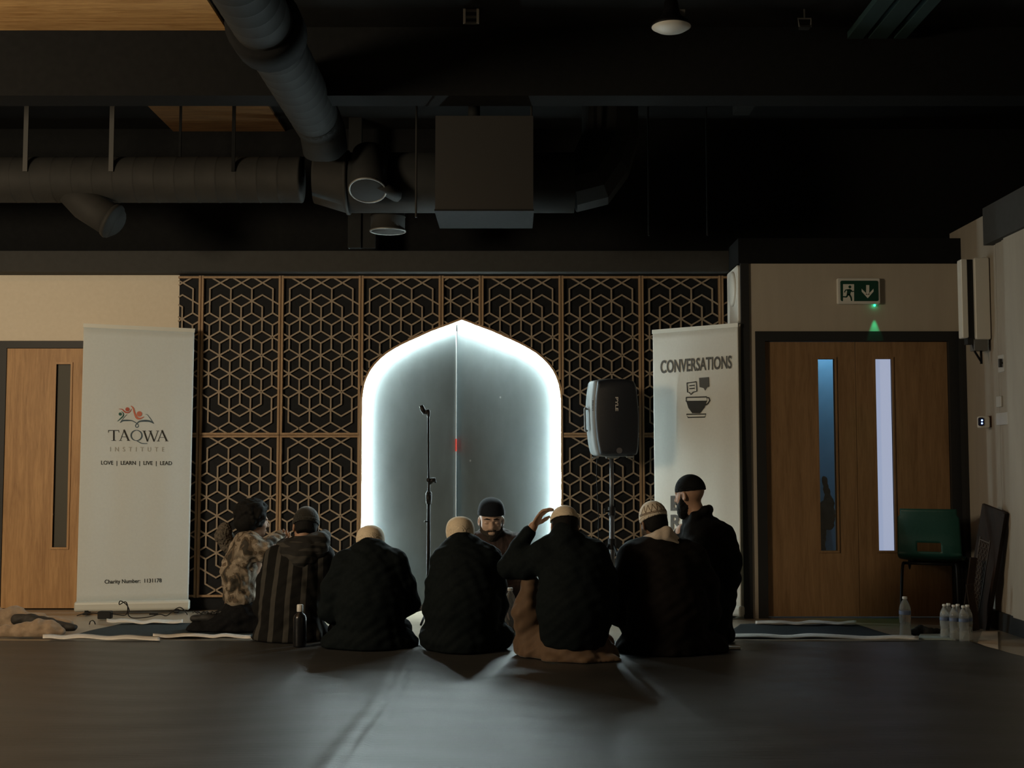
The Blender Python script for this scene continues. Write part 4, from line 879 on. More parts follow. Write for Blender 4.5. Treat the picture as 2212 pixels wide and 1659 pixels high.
b = MB(); b.tube([Z_(926, 900), Z_(925, 887)], [.012, .016], 10); b.tube([Z_(927, 886), Z_(918, 893)], [.014, .016], 10); b.tube([Z_(918, 894), Z_(914, 886), Z_(910, 876)], [.014, .019, .0165], 12); b.build('microphone_clip', M['black_plastic'], t, True)
b = MB(); b.tube([(px_, YMi - .012, Z_(926, 1127).z), (px_ - .03, YMi - .02, Z_(921, 1126).z)], .006, 8); b.build('knob', M['black_plastic'], t)
for a in (.4, 2.5, 4.6):
    b = MB(); b.tube([(px_, YMi, .11), (px_ + .3 * math.cos(a), YMi + .26 * math.sin(a), .016)], .009, 8); b.build('leg', M['black_metal'], t, True)
# ---------------------------------------------------------------- bottles
M['pet'] = mat('clear_plastic', (0.80, 0.84, 0.84), 0.08, 0, 0.8, trans=0.86, ior=1.3)
M['cap_white'] = mat('white_bottle_cap', (0.65, 0.66, 0.64), 0.4)
M['bottle_label'] = mat('blue_bottle_label', (0.10, 0.14, 0.24), 0.5)
def bottle(name, label, loc, h_, r_, group=None, lab=True):
    t = thing(name, label, 'bottle', loc, group); x, y, z = loc; k_ = h_
    pr = [(r_ * .8, 0), (r_ * .98, .02 * k_), (r_, .06 * k_), (r_ * .96, .2 * k_), (r_ * .86, .33 * k_), (r_ * .97, .44 * k_), (r_, .5 * k_), (r_ * .98, .56 * k_), (r_, .66 * k_), (r_ * .93, .76 * k_), (r_ * .6, .87 * k_), (r_ * .36, .92 * k_), (r_ * .34, .945 * k_)]
    b = MB(); b.lathe(loc, pr, 24); b.build('bottle_body', M['pet'], t, True)
    b = MB(); b.lathe(loc, [(r_ * .4, .94 * k_), (r_ * .42, .945 * k_), (r_ * .42, .99 * k_), (r_ * .38, k_)], 16); b.build('bottle_cap', M['cap_white'], t, True)
    if lab: b = MB(); b.lathe(loc, [(r_ * 1.015, .56 * k_), (r_ * 1.02, .57 * k_), (r_ * 1.02, .64 * k_), (r_ * 1.01, .65 * k_)], 24); b.build('bottle_label', M['bottle_label'], t, True)
    return t
p = fl(1956, 1377); bottle('water_bottle', 'single tall clear water bottle standing on the floor below the green chair', (p.x, p.y, .003), .262, .0375)
base = fl(2068, 1388); first = None
u1 = Vector((.74, -.67, 0)); u2 = Vector((.67, .74, 0)); k = 0
GL = ['clear water bottle of the floor pack', ]
for i in range(2):
    for j in range(3):
        q = base + u1 * (.062 * (j - 1)) + u2 * (.062 * i) + Vector((-.01, .02, .003))
        lb = 'water bottle of the floor pack by the leaning wood, %s row, %s' % (('near', 'far')[i], ('door end', 'middle', 'viewer end')[j])
        if first is None: first = bottle('pack_bottle', lb, tuple(q), .232, .0305, 'bottles packed together on the floor')
        else:
            c = first.copy(); COL.objects.link(c); c.location = q; c['label'] = lb
            for ch in list(first.children):
                d = ch.copy(); COL.objects.link(d); d.parent = c
p = at(1102, 1345, 8.0); bottle('water_bottle', 'clear water bottle half hidden between the two people in the middle', (p.x, 8.0, ZM + .006), .325, .04, lab=False)
p = fl(647, 1402); q = (p.x, p.y, ZM + .004)
t = thing('flask', 'black drinking flask with pale cap behind the striped robe', 'flask', q); hh = (at(647, 1307, p.y).z - ZM)
b = MB(); b.lathe(q, [(.038, 0), (.041, .006), (.041, hh * .68), (.036, hh * .75), (.02, hh * .80), (.018, hh * .84)], 28); b.build('flask_body', mat('flask_black', (.01, .011, .013), .25), t, True)
b = MB(); b.lathe(q, [(.019, hh * .83), (.0195, hh * .84), (.0195, hh * .98), (.017, hh)], 20); b.build('flask_cap', M['cap_white'], t, True)
# ---------------------------------------------------------------- green chair
M['green'] = noisy('green_plastic', [(0.3, (0.006, 0.052, 0.040)), (0.7, (0.009, 0.062, 0.048))], 60, rough=0.5, bmp=.05)
ang = math.radians(-25); Rz = rotz(ang)        # faces away and toward the side wall
org = Vector((at(2008, 1220, 8.86).x, 8.86, 0))
t = thing('school_chair', 'green plastic stacking chair with black tube legs in front of the double door', 'chair', org)
L3 = lambda x, y, z: org + Rz @ Vector((x, y, z))
zseat = at(1998, 1212, 8.9).z; ztop = at(1998, 1099, 8.86).z; hb = ztop - zseat
prof = [(-.035, hb, .5), (-.022, hb * .75, .68), (-.006, hb * .5, .8), (.0, hb * .3, .9), (.012, hb * .12, .97), (.05, .02, 1.0), (.12, .0, 1.0), (.24, .008, 1.0), (.34, .012, .98), (.39, -.005, .95), (.40, -.02, .93)]
def shell(u, v):
    t_ = v * (len(prof) - 1); i = min(int(t_), len(prof) - 2); f = t_ - i
    y = prof[i][0] * (1 - f) + prof[i + 1][0] * f; z = prof[i][1] * (1 - f) + prof[i + 1][1] * f
    hwid = .22 if v > .45 else .22 - .014 * (1 - v / .45)
    x = (u * 2 - 1); edge = abs(x) ** 4
    curl = .018 * edge if v < .4 else .012 * edge
    if v < .06: hwid *= .93
    return L3(x * hwid, y + (curl if v < .4 else 0), zseat + z + (curl if v >= .4 else 0))
NU, NV = 32, 44
b = MB(); vs = [shell(i / NU, j / NV) for j in range(NV + 1) for i in range(NU + 1)]; fs = []
for j in range(NV):
    for i in range(NU):
        zz = (vs[j * (NU + 1) + i].z + vs[(j + 1) * (NU + 1) + i].z) / 2 - zseat; uu = (i + .5) / NU
        if hb * .18 < zz < hb * .36 and j < NV * .45 and abs(uu - .5) < .19: continue
        fs.append((j * (NU + 1) + i, j * (NU + 1) + i + 1, (j + 1) * (NU + 1) + i + 1, (j + 1) * (NU + 1) + i))
b.put(vs, fs); o = b.build('shell', M['green'], t, True); md = o.modifiers.new('thick', 'SOLIDIFY'); md.thickness = .006
for sgn, nm in ((-1, 'leg'), (1, 'leg')):
    b = MB(); x = .185 * sgn
    b.tube(smooth_line([L3(x * 1.06, -.06, .012), L3(x, -.01, zseat - .06), L3(x * .94, .03, zseat - .018)], 14), .0105, 10); b.build('leg', M['black_metal'], t, True)
    b = MB(); b.tube(smooth_line([L3(x * 1.06, .42, .012), L3(x, .36, zseat - .06), L3(x * .94, .32, zseat - .02)], 14), .0105, 10); b.build('leg', M['black_metal'], t, True)
b = MB(); b.tube([L3(-.172, .03, zseat - .018), L3(.172, .03, zseat - .018)], .0105, 10); b.tube([L3(-.172, .32, zseat - .02), L3(.172, .32, zseat - .02)], .0105, 10); b.tube([L3(-.12, .03, zseat - .018), L3(-.12, .32, zseat - .02)], .0105, 10); b.tube([L3(.12, .03, zseat - .018), L3(.12, .32, zseat - .02)], .0105, 10); b.build('seat_frame', M['black_metal'], t, True)
# ---------------------------------------------------------------- folded carved wooden stand leaning on the side wall
M['dark_wood'] = wood('dark_carved_wood', (0.012, 0.007, 0.005), (0.028, 0.017, 0.012), 'Z', 0.55, 1.0, .2)
foot = fl(2118, 1356); YW = foot.y
def board(b, A, B, wid_px, thick, xd=(.5, -.87, 0)):
    """slab from foot A to top B; width in screen-parallel direction"""
    d = (B - A); z = d.normalized(); x = Vector(xd); x = (x - z * x.dot(z)).normalized(); y = z.cross(x); R_ = Matrix((x, y, z)).transposed()
    b.obox((A + B) / 2, (wid_px, thick, d.length), R_); return (A + B) / 2, R_, d.length
t = thing('book_stand', 'folded dark carved wooden stand leaning against the side wall', 'stand', (foot.x, YW, 0))
A = Vector((3.215, 8.70, .012)); B = Vector((3.268, 8.44, .835))
b = MB(); c, R_, L = board(b, A, B, .195, .022); b.build('board', M['dark_wood'], t)
b = MB(); b.obox(c + R_ @ Vector((.10, -.02, 0.0)), (.02, .04, L), R_); b.obox(c + R_ @ Vector((.09, -.02, 0)), (.012, .02, L * .99), R_); b.build('edge_rail', M['dark_wood'], t)
b = MB()
for i in range(11):
    for jx in (-1, 0, 1):
        q = c + R_ @ Vector((-.03 + jx * .024, -.013, L * .18 - i * .046)); n = 10
        b.tube([q + R_ @ Vector((.010 * math.cos(2 * PI * k_ / n), 0, .018 * math.sin(2 * PI * k_ / n))) for k_ in range(n + 1)], .0032, 5, False)
for sx_ in (-.07, .012): b.obox(c + R_ @ Vector((sx_, -.012, -.06)), (.006, .006, .53), R_)
b.obox(c + R_ @ Vector((-.03, -.012, L * .18 + .03)), (.088, .006, .008), R_); M['carved'] = mat('lighter_carving', (.075, .058, .045), .55); b.build('carved_panel', M['carved'], t)  # rings and rails in a lighter tone for contrast with the board
A2 = Vector((3.10, 8.60, .012)); B2 = at(2103, 1205, 8.50)
b = MB(); board(b, A2, B2, .045, .02, (1, 0, 0)); b.build('board', M['dark_wood'], t)
A3 = Vector((3.14, 8.50, .012)); B3 = at(2094, 1262, 8.43)
b = MB(); board(b, A3, B3, .045, .02, (1, 0, 0)); b.build('board', M['dark_wood'], t)
# ---------------------------------------------------------------- wall devices
def wx(px, py, X): return atX(px, py, X)
t = thing('mounted_box', 'white box unit with dark middle band mounted high on the side wall', 'wall unit', (XR - .12, 8.75, wx(2120, 735, XR - .05).z))
XA, XB, XCc = XR - .005, XR - .10, XR - .16
ya, yb_ = 8.62, 8.70
za_, zb_ = at(2125, 733, 8.62).z, at(2125, 556, 8.62).z
xs_ = lambda px: at(px, 650, 8.62).x
b = MB(); b.rbox(((xs_(2107) + xs_(2139)) / 2, (ya + yb_) / 2, (za_ + zb_) / 2), (xs_(2139) - xs_(2107), yb_ - ya, zb_ - za_), .012); b.build('back_housing', M['white_plastic'], t)
b = MB(); b.box((xs_(2092), ya + .03, za_ - .03), (xs_(2108), yb_ + .02, zb_ - .01)); b.build('middle_band', M['charcoal'], t)
b = MB(); b.rbox(((xs_(2078) + xs_(2091)) / 2, (ya + yb_) / 2, (za_ + zb_) / 2), (xs_(2091) - xs_(2078), yb_ - ya, zb_ - za_ - .02), .01); b.build('front_plate', M['white_plastic'], t)
b = MB(); b.box((xs_(2137), ya + .02, za_ + .1), (XR + .002, yb_ - .01, za_ + .2)); b.box((xs_(2137), ya + .02, zb_ - .2), (XR + .002, yb_ - .01, zb_ - .1)); b.build('mounting_bracket', M['charcoal'], t)
b = MB(); q0, q1 = at(2106, 757, 8.63), at(2134, 733, 8.63); b.box((q0.x, 8.63, q0.z), (q1.x, 8.72, q1.z)); b.build('valve_box', M['steel'], t)
b = MB(); b.tube([at(2099, 735, 8.66), at(2106, 760, 8.66), at(2120, 782, 8.66)], .008, 8); b.tube([at(2119, 757, 8.66), at(2120, 786, 8.66)], .009, 8); b.build('bracket_arm', M['black_metal'], t, True)
XW = XR
t = thing('light_sensor', 'small white device with two blue lights on the side wall', 'sensor', (XW - .03, 8.72, 0))
p = at(2122, 912, 8.68); ORG[t.name] = Vector((p.x, 8.68, p.z)); t.location = (p.x, 8.68, p.z)
b = MB(); b.rbox((p.x + .008, 8.68, p.z), (.075, .05, .085), .015); b.build('casing', M['white_plastic'], t)
q = at(2119.5, 911, 8.65); b = MB(); b.rbox((q.x, 8.652, q.z), (.042, .006, .06), .014); b.build('window', mat('dark_blue_lens', (.01, .015, .05), .2), t)
M['led_blue'] = mat('blue_indicator', (.2, .3, .9), .4, emit=(.35, .5, 1.0), strength=2.5)
b = MB()
for py in (908, 914.5): q = at(2121, py, 8.65); b.lathe((q.x, 8.648, q.z), [(.0065, -.002), (.0065, .002)], 12, Matrix.Rotation(PI / 2, 3, 'X'))
b.build('indicator_led', M['led_blue'], t)
b = MB(); q0, q1 = atX(2129, 924, XR - .012), atX(2142, 898, XR - .012); b.box((XR - .02, q1.y, q0.z), (XR - .004, q0.y, q1.z)); tag(b.build('brown_plate', mat('brown_plate', (.10, .045, .025), .5)), 'small brown plate on the side wall beside the blue-lit device', 'plate')
M['socket'] = mat('socket_grey', (.46, .45, .42), .4)
for i, (a, c, lab, nm) in enumerate((((2156, 880), (2166, 855), 'small pale switch plate on the side wall, above the wider plate', 'light_switch'), ((2156, 919), (2180, 890), 'wide pale switch plate on the side wall, lower', 'light_switch'), ((2160, 805), (2172, 765), 'tall narrow door handle plate on the side wall', 'handle_plate'))):
    q0, q1 = atX(*a, XR - .02), atX(*c, XR - .02); b = MB(); b.rbox((XR - .026, (q0.y + q1.y) / 2, (q0.z + q1.z) / 2), (.014, abs(q0.y - q1.y), q1.z - q0.z), .006, axis='X')
    if i == 2:
        t = thing(nm, lab, 'handle', (XR - .02, (q0.y + q1.y) / 2, q0.z)); b.build('plate', M['socket'], t); b = MB(); b.tube([(XR - .05, q1.y + .02, q0.z + .03), (XR - .05, q1.y + .02, q1.z - .03)], .012, 10); b.obox((XR - .035, q1.y + .02, (q0.z + q1.z) / 2), (.03, .012, .012)); b.build('grip', M['charcoal'], t)
    else: tag(b.build(nm, M['socket']), lab, 'switch')
# device on the return beside the lattice
t = thing('device_casing', 'white rounded wall device high on the return beside the lattice', 'wall unit', (XC - .06, 9.5, at(1600, 705, 9.4).z))
z0_, z1_ = at(1590, 702, 9.4).z, ZS - .005
b = MB(); b.rbox((XC - .018, 9.475, (z0_ + z1_) / 2), (.03, .44, z1_ - z0_), .03, axis='X'); b.build('casing', M['white_plastic'], t)
b = MB(); b.lathe((XC - .04, 9.44, z1_ - .16), [(.13, -.012), (.135, 0), (.12, .012), (.0, .014)], 28, Matrix.Rotation(-PI / 2, 3, 'Y') @ Matrix.Diagonal((1, 1, 1))); b.build('round_cover', M['white_plastic'], t, True)
# ---------------------------------------------------------------- people
M['skin'] = noisy('skin', [(0.3, (0.34, 0.20, 0.13)), (0.7, (0.40, 0.24, 0.16))], 40, rough=0.55)
M['skin_dark'] = noisy('skin_brown', [(0.3, (0.20, 0.115, 0.07)), (0.7, (0.25, 0.145, 0.09))], 40, rough=0.55)
M['hair'] = noisy('black_hair', [(0.3, (0.004, 0.0043, 0.0045)), (0.7, (0.008, 0.008, 0.008))], 90, (1, 1, .3), rough=0.8, spec=.25, bmp=0.5, bdist=.004)
def cloth(name, a, b_, sc=60, rough=.85, sheen=.15, bm=.25): return noisy(name, [(0.3, a), (0.7, b_)], sc, rough=rough, spec=.12, bmp=bm, bdist=.003, sheen=sheen)
M['black_coat'] = cloth('black_coat', (0.0042, 0.0070, 0.0082), (0.0070, 0.0108, 0.0124), sheen=.0)
M['black_robe'] = cloth('black_robe', (0.0045, 0.0052, 0.0055), (0.007, 0.0078, 0.0082), sheen=.0)
M['brown_black'] = cloth('dark_brown_robe', (0.0075, 0.0064, 0.006), (0.0105, 0.009, 0.0083), sheen=.0)
M['navy'] = cloth('navy_cap', (0.009, 0.012, 0.018), (0.013, 0.017, 0.024), 120, sheen=.05)
M['cap_black'] = cloth('black_cap', (0.0055, 0.0065, 0.0068), (0.009, 0.010, 0.0105), 120, sheen=0)
M['cream'] = cloth('cream_cap', (0.66, 0.57, 0.43), (0.74, 0.65, 0.50), 160, bm=.3)
M['cream2'] = cloth('pale_cap', (0.60, 0.54, 0.44), (0.68, 0.62, 0.52), 160, bm=.2)
M['brown_robe'] = noisy('brown_robe', [(0.3, (0.088, 0.050, 0.026)), (0.7, (0.125, 0.075, 0.040))], 9, (2, 2, .4), rough=0.75, bmp=.2, sheen=.2)
M['collar_cream'] = cloth('cream_collar', (0.50, 0.43, 0.35), (0.58, 0.50, 0.42))
M['trousers'] = cloth('dark_trousers', (0.006, 0.0065, 0.0075), (0.010, 0.011, 0.0125), sheen=0)
M['plaid'] = noisy('dark_plaid', [(0.35, (0.022, 0.014, 0.013)), (0.5, (0.035, 0.022, 0.02)), (0.65, (0.06, 0.04, 0.037))], 22, (2, 1, .35), rough=.85)
M['camo'] = noisy('camouflage', [(0.0, (0.035, 0.030, 0.022)), (0.40, (0.10, 0.075, 0.05)), (0.47, (0.24, 0.20, 0.15)), (0.56, (0.33, 0.28, 0.22)), (0.64, (0.13, 0.095, 0.065))], 11, (1, 1, .8), rough=.8, detail=3, dist=.9, interp='CONSTANT', bmp=.15)
M['fur'] = noisy('fur_trim', [(0.3, (0.05, 0.043, 0.034)), (0.7, (0.14, 0.12, 0.095))], 70, rough=.9, bmp=.8, bdist=.01, detail=6)
def stripes():
    m = mat('striped_wool', (0.02, 0.02, 0.02), .85, spec=.15); nt, b = nodes(m)
    tc = add(nt, 'ShaderNodeTexCoord'); sp = add(nt, 'ShaderNodeSeparateXYZ'); nt.links.new(tc.outputs['Object'], sp.inputs[0])
    # stripes follow the garment: position across the back, a little wider near the floor
    wz = add(nt, 'ShaderNodeMath', operation='MULTIPLY_ADD'); nt.links.new(sp.outputs['Z'], wz.inputs[0]); wz.inputs[1].default_value = 0.25; wz.inputs[2].default_value = 0.9
    mu = add(nt, 'ShaderNodeMath', operation='MULTIPLY'); nt.links.new(sp.outputs['X'], mu.inputs[0]); nt.links.new(wz.outputs[0], mu.inputs[1])
    sh = add(nt, 'ShaderNodeMath', operation='MULTIPLY_ADD'); nt.links.new(sp.outputs['Z'], sh.inputs[0]); sh.inputs[1].default_value = -.05; nt.links.new(mu.outputs[0], sh.inputs[2])
    fr = add(nt, 'ShaderNodeMath', operation='MULTIPLY'); nt.links.new(sh.outputs[0], fr.inputs[0]); fr.inputs[1].default_value = 11.0
    f2 = add(nt, 'ShaderNodeMath', operation='FRACT'); nt.links.new(fr.outputs[0], f2.inputs[0])
    nt.links.new(ramp(nt, f2.outputs[0], [(0.0, (0.008, 0.0082, 0.008)), (0.60, (0.050, 0.048, 0.043)), (0.94, (0.008, 0.0082, 0.008))], 'CONSTANT'), b.inputs['Base Color'])
    f = noise(nt, coords(nt, (1, 1, 1)), 90, 3); bump(nt, b, f, .3, .003)
    return m
M['stripe'] = stripes()

def frame(yaw, pitch=0.0, roll=0.0):
    """head axes: x right, y face, z crown; yaw 0 looks away from the camera, positive turns toward -X; pitch > 0 bows the head"""
    return Matrix.Rotation(yaw, 3, 'Z') @ Matrix.Rotation(-pitch, 3, 'X') @ Matrix.Rotation(roll, 3, 'Y')
def head(s, c, R, k=1.0, face=True):
    P = lambda x, y, z: np.array(c) + np.array(R @ Vector((x, y, z))) * k
    E = lambda p, r, kk=.012, sub=False, RR=None: s.ball(P(*p), [q * k for q in r], np.array(R if RR is None else RR), kk, sub)
    E((0, -.008, .03), (.074, .092, .083), .02); E((0, .028, -.035), (.058, .062, .075), .03)
    if face:
        E((0, .062, -.088), (.026, .024, .020), .025); E((.034, .045, -.022), (.028, .03, .026), .02); E((-.034, .045, -.022), (.028, .03, .026), .02)
        s.cone(P(0, .086, .012), P(0, .107, -.026), .0085 * k, .0125 * k, (1, 1, 1), .012)
        E((.011, .095, -.031), (.008, .009, .007), .006); E((-.011, .095, -.031), (.008, .009, .007), .006)
        for sg in (-1, 1):
            s.cone(P(.012 * sg, .088, .022), P(.048 * sg, .074, .022), .0085 * k, .006 * k, (1, 1, 1), .01)
            E((.031 * sg, .094, .004), (.017, .013, .0105), .010, True)
            E((.031 * sg, .076, .003), (.0135, .0125, .0105), .004)
        E((0, .087, -.060), (.024, .011, .0055), .006); E((0, .085, -.069), (.021, .011, .006), .006)
    for sg in (-1, 1):
        RE = R @ Matrix.Rotation(sg * .35, 3, 'Z') @ Matrix.Rotation(-.15, 3, 'X')
        E((.076 * sg, -.004, -.004), (.010, .020, .032), .008, False, RE); E((.083 * sg, .000, -.002), (.007, .011, .019), .006, True, RE)
    return P
def hand(s, wrist, d, n, side=1, curl=.5, k=1.0):
    """five-fingered hand: d points along the fingers, n out of the palm's back, side = +1 puts the thumb at d x n"""
    wrist = np.array(wrist, float); d = np.array(d, float); d /= np.linalg.norm(d); n = np.array(n, float); n -= d * (n @ d); n /= np.linalg.norm(n); t = np.cross(d, n) * side
    Rm = np.stack([t, d, n], 1)
    s.ball(wrist + d * .048 * k, [.040 * k, .052 * k, .0145 * k], Rm, .012)
    for off, L, a in ((.030, .070, .10), (.010, .080, .02), (-.010, .074, -.05), (-.029, .058, -.14)):
        p = wrist + d * .085 * k + t * off * k; ang = 0.15 + curl * .3; dir_ = d * math.cos(a) + t * math.sin(a)
        pts = [p]
        for seg, fr in enumerate((.45, .32, .23)):
            dd = dir_ * math.cos(ang) - n * math.sin(ang); p = p + dd * L * fr * k; pts.append(p); ang += curl * .75
        s.chain(pts, [.0092 * k, .0086 * k, .0078 * k, .0068 * k], .004)
    p0 = wrist + d * .022 * k + t * .030 * k; p1 = p0 + (t * .75 + d * .6 - n * .25) * .034 * k; p2 = p1 + (t * .35 + d * .85 - n * .35) * .030 * k; p3 = p2 + (t * .1 + d * .9 - n * .4) * .024 * k
    s.chain([p0, p1, p2, p3], [.014 * k, .0115 * k, .010 * k, .008 * k], .01)
def cap(name, c, R, m, parent, k=1.0, brim=.045, tilt=0.0, rz=.088, flat=None, h=.005, sx=1.0):
    c = np.array(c); s = Solid(h); P = lambda x, y, z: c + np.array(R @ Vector((x, y, z))) * k
    r = np.array([.084 * sx, .102 * sx, rz + .008]) * k
    s.ball(P(0, -.008, .03), r, np.array(R)); nn = np.array(R @ Vector((0, math.sin(tilt), -math.cos(tilt))))
    if flat: s.cut(P(0, 0, flat), np.array(R @ Vector((0, 0, 1))), .055)
    s.cut(P(0, -.008, brim), nn, .004)
    ri = (r - .006) if not flat else np.array([r[0] - .006, r[1] - .006, (flat - .026 - .012) * k]); s.ball(P(0, -.008, .026), ri, np.array(R), .003, True)
    o = s.build(name, m, parent)
    b = MB(); ring = []
    for q in range(49):
        a = 2 * PI * q / 48; y = math.sin(a) * .1; zz = brim + .022 + math.tan(tilt) * (y) - .03; f = math.sqrt(max(1 - (zz / (rz + .008)) ** 2, .05))
        ring.append(P(math.cos(a) * .084 * sx * f, -.008 + math.sin(a) * .102 * f, zz + .03))
    b.tube(ring, .0022 * k, 6, False); b.build('stitched_band', m, o, True)
    return o
def beard(name, c, R, m, parent, k=1.0, L=.03, full=1.0):
    c = np.array(c); s = Solid(.0045); P = lambda x, y, z: c + np.array(R @ Vector((x, y, z))) * k; Rm = np.array(R)
    s.ball(P(0, .030, -.062), [.066 * k * (.9 + .1 * full), .060 * k, .055 * k * full], Rm); s.ball(P(0, .058 + .004 * full, -.098 - L * .4), [.040 * k * full, .034 * k * full, (.032 + L * .6) * k], Rm, .03)
    for sg in (-1, 1): s.cone(P(.066 * sg, .012, .012), P(.060 * sg, .03, -.05), .008 * k, .016 * k, (1, 1, 1), .02)
    s.cone(P(-.026, .088, -.050), P(.026, .088, -.050), .006 * k, .006 * k, (1, 1, 1), .008)
    s.ball(P(0, .098, -.066), [.022 * k, .022 * k, .009 * k], Rm, .006, True)
    s.cone(P(0, .09, .0), P(0, .118, -.03), .022 * k, .024 * k, (1, 1, 1), .008, True)
    for sg in (-1, 1): s.ball(P(.040 * sg, .068, -.012), [.030 * k, .04 * k, .032 * k], Rm, .012, True)
    s.wr = (.0022, 160, 3)
    return s.build(name, m, parent)
def nape(name, c, R, m, parent, k=1.0, low=-.055, fwd=.035, amp=.001, f=150):
    """hair on the back and sides of the head"""
    c = np.array(c); s = Solid(.0055); P = lambda x, y, z: c + np.array(R @ Vector((x, y, z))) * k; Rm = np.array(R)
    s.ball(P(0, -.010, .026), [.080 * k, .098 * k, .086 * k], Rm); s.ball(P(0, -.05, -.03), [.062 * k, .048 * k, .05 * k], Rm, .03)
    s.cut(P(0, fwd, 0), np.array(R @ Vector((0, 1, .35))), .01); s.cut(P(0, 0, low), np.array(R @ Vector((0, -.25, -1))), .01)
    for sg in (-1, 1): s.ball(P(.084 * sg, .006, -.006), [.022 * k, .026 * k, .034 * k], Rm, .008, True)
    s.wr = (amp, f, 2)
    return s.build(name, m, parent)
def body_limbs(s, j, hands=True):
    """slim continuous body under the clothes from the joints"""
    s.chain([j['pelvis'], j['waist'], j['chest'], j['neck']], [.115, .10, .105, .05], .05, (1.0, .75, 1.0)); s.chain([j['neck'], j['head']], [.05, .05], .03)
    for q in 'lr':
        s.chain([j['chest'], j['sh' + q], j['el' + q], j['wr' + q]], [.06, .052, .040, .027], .025)
        s.chain([j['pelvis'], j['kn' + q], j['an' + q]], [.085, .055, .036], .03)
        s.cone(j['an' + q], j['toe' + q], .034, .022, (1, 1, .8), .02)
        if hands: d = Vector(j.get('hd' + q, (Vector(j['wr' + q]) - Vector(j['el' + q])))); hand(s, j['wr' + q], d, j.get('hn' + q, (0, 0, 1)), j.get('hs' + q, 1 if q == 'l' else -1), j.get('hc' + q, .5))
PEOPLE = 'people sitting in a circle in front of the arch'
def joints(Y0, **kw):
    j = {}
    for k_, v in kw.items():
        if k_[:2] in ('hd', 'hn', 'hs', 'hc'): j[k_] = v
        elif len(v) == 3: j[k_] = at(v[0], v[1], Y0 + v[2])
    for q in 'lr':
        if 'toe' + q not in j: d = Vector(j['an' + q]) - Vector(j['kn' + q]); d.z = 0; d.normalize(); j['toe' + q] = Vector(j['an' + q]) + d * .12 + Vector((0, .05, -.01))
    return j
FZ = ZM + .004
def person(label, j): return thing('person', label, 'person', (j['pelvis'].x, j['pelvis'].y, FZ), PEOPLE)

# --- man in black coat with cream cap, beside the flask
Y0 = 7.62
j = joints(Y0, pelvis=(800, 1368, 0), waist=(800, 1300, .0), chest=(800, 1235, .06), neck=(800, 1198, .12), head=(800, 1177, .17), shl=(745, 1222, .05), shr=(858, 1222, .05), ell=(716, 1300, .06), elr=(884, 1292, .08), wrl=(765, 1335, .30), wrr=(838, 1335, .30), knl=(738, 1362, .28), knr=(862, 1362, .28), anl=(840, 1392, .30), anr=(765, 1392, .30), toel=(875, 1394, .28), toer=(728, 1394, .28))
t = person('person in black coat and plain cream cap, bowed, beside the black flask', j)
R_ = frame(.05, .30); s = Solid(.0065); body_limbs(s, j); head(s, j['head'], R_, .92); s.floor = FZ; s.build('body', M['skin_dark'], t)
nape('hair', j['head'], R_, M['hair'], t, .92)
cap('cap', j['head'] + Vector((0, -.005, .0)), R_, M['cream'], t, 1.06, -.022, -.15, .092, .120)
s = Solid(.008); J = lambda px, py, dy=0: at(px, py, Y0 + dy)
s.chain([J(800, 1358, .02), J(800, 1300, .0), J(800, 1240, .03), J(800, 1205, .07)], [.205, .19, .165, .11], .06, (1, .74, 1)); s.chain([J(769, 1194, .10), J(800, 1187, .06), J(829, 1194, .10)], [.040, .052, .040], .03)
s.chain([J(800, 1200, .05), J(748, 1220, .05), J(722, 1270, .05), J(712, 1318, .08), J(750, 1340, .24)], [.09, .082, .075, .066, .05], .04); s.chain([J(800, 1200, .05), J(852, 1218, .05), J(872, 1262, .06), J(884, 1302, .09), J(850, 1338, .26)], [.09, .080, .070, .062, .05], .04)
s.chain([J(800, 1385, .02), J(740, 1388, .08)], [.12, .13], .06, (1, 1, .7)); s.chain([J(800, 1385, .02), J(860, 1388, .08)], [.12, .125], .06, (1, 1, .7))
s.wr = (.0035, 24, 1.0); s.floor = FZ; s.build('coat', M['black_coat'], t)
s = Solid(.009); s.chain([j['pelvis'], j['knl'], j['anl']], [.10, .075, .055], .04); s.chain([j['pelvis'], j['knr'], j['anr']], [.10, .075, .055], .04); s.wr = (.003, 30, 2); s.floor = FZ; s.build('trousers', M['trousers'], t)

# --- man in black jacket with tall cream cap in the middle
Y0 = 7.50
j = joints(Y0, pelvis=(1003, 1372, 0), waist=(1003, 1310, .0), chest=(1003, 1225, .06), neck=(999, 1185, .11), head=(994, 1158, .16), shl=(956, 1218, .05), shr=(1055, 1218, .05), ell=(940, 1295, .06), elr=(1072, 1300, .08), wrl=(975, 1335, .30), wrr=(1035, 1335, .30), knl=(942, 1368, .30), knr=(1075, 1368, .28), anl=(1040, 1392, .30), anr=(965, 1392, .26), toel=(1075, 1394, .28), toer=(930, 1394, .26))
t = person('person in black jacket with a tall cream cap, seated in front of the bearded one', j)
R_ = frame(.10, .22); s = Solid(.0065); body_limbs(s, j); head(s, j['head'], R_, .86); s.floor = FZ; s.build('body', M['skin_dark'], t)
nape('hair', j['head'], R_, M['hair'], t, .86)
cap('cap', j['head'] + Vector((0, -.008, .0)), R_, M['cream'], t, 1.0, -.045, -.05, .100, .128, .005, 1.05)
s = Solid(.008); J = lambda px, py, dy=0: at(px, py, Y0 + dy)
s.chain([J(1003, 1362, .02), J(1003, 1300, -.01), J(1005, 1235, .03), J(1000, 1195, .07)], [.205, .195, .180, .12], .06, (1, .76, 1)); s.chain([J(968, 1184, .10), J(998, 1174, .04), J(1030, 1182, .10)], [.045, .060, .045], .03)
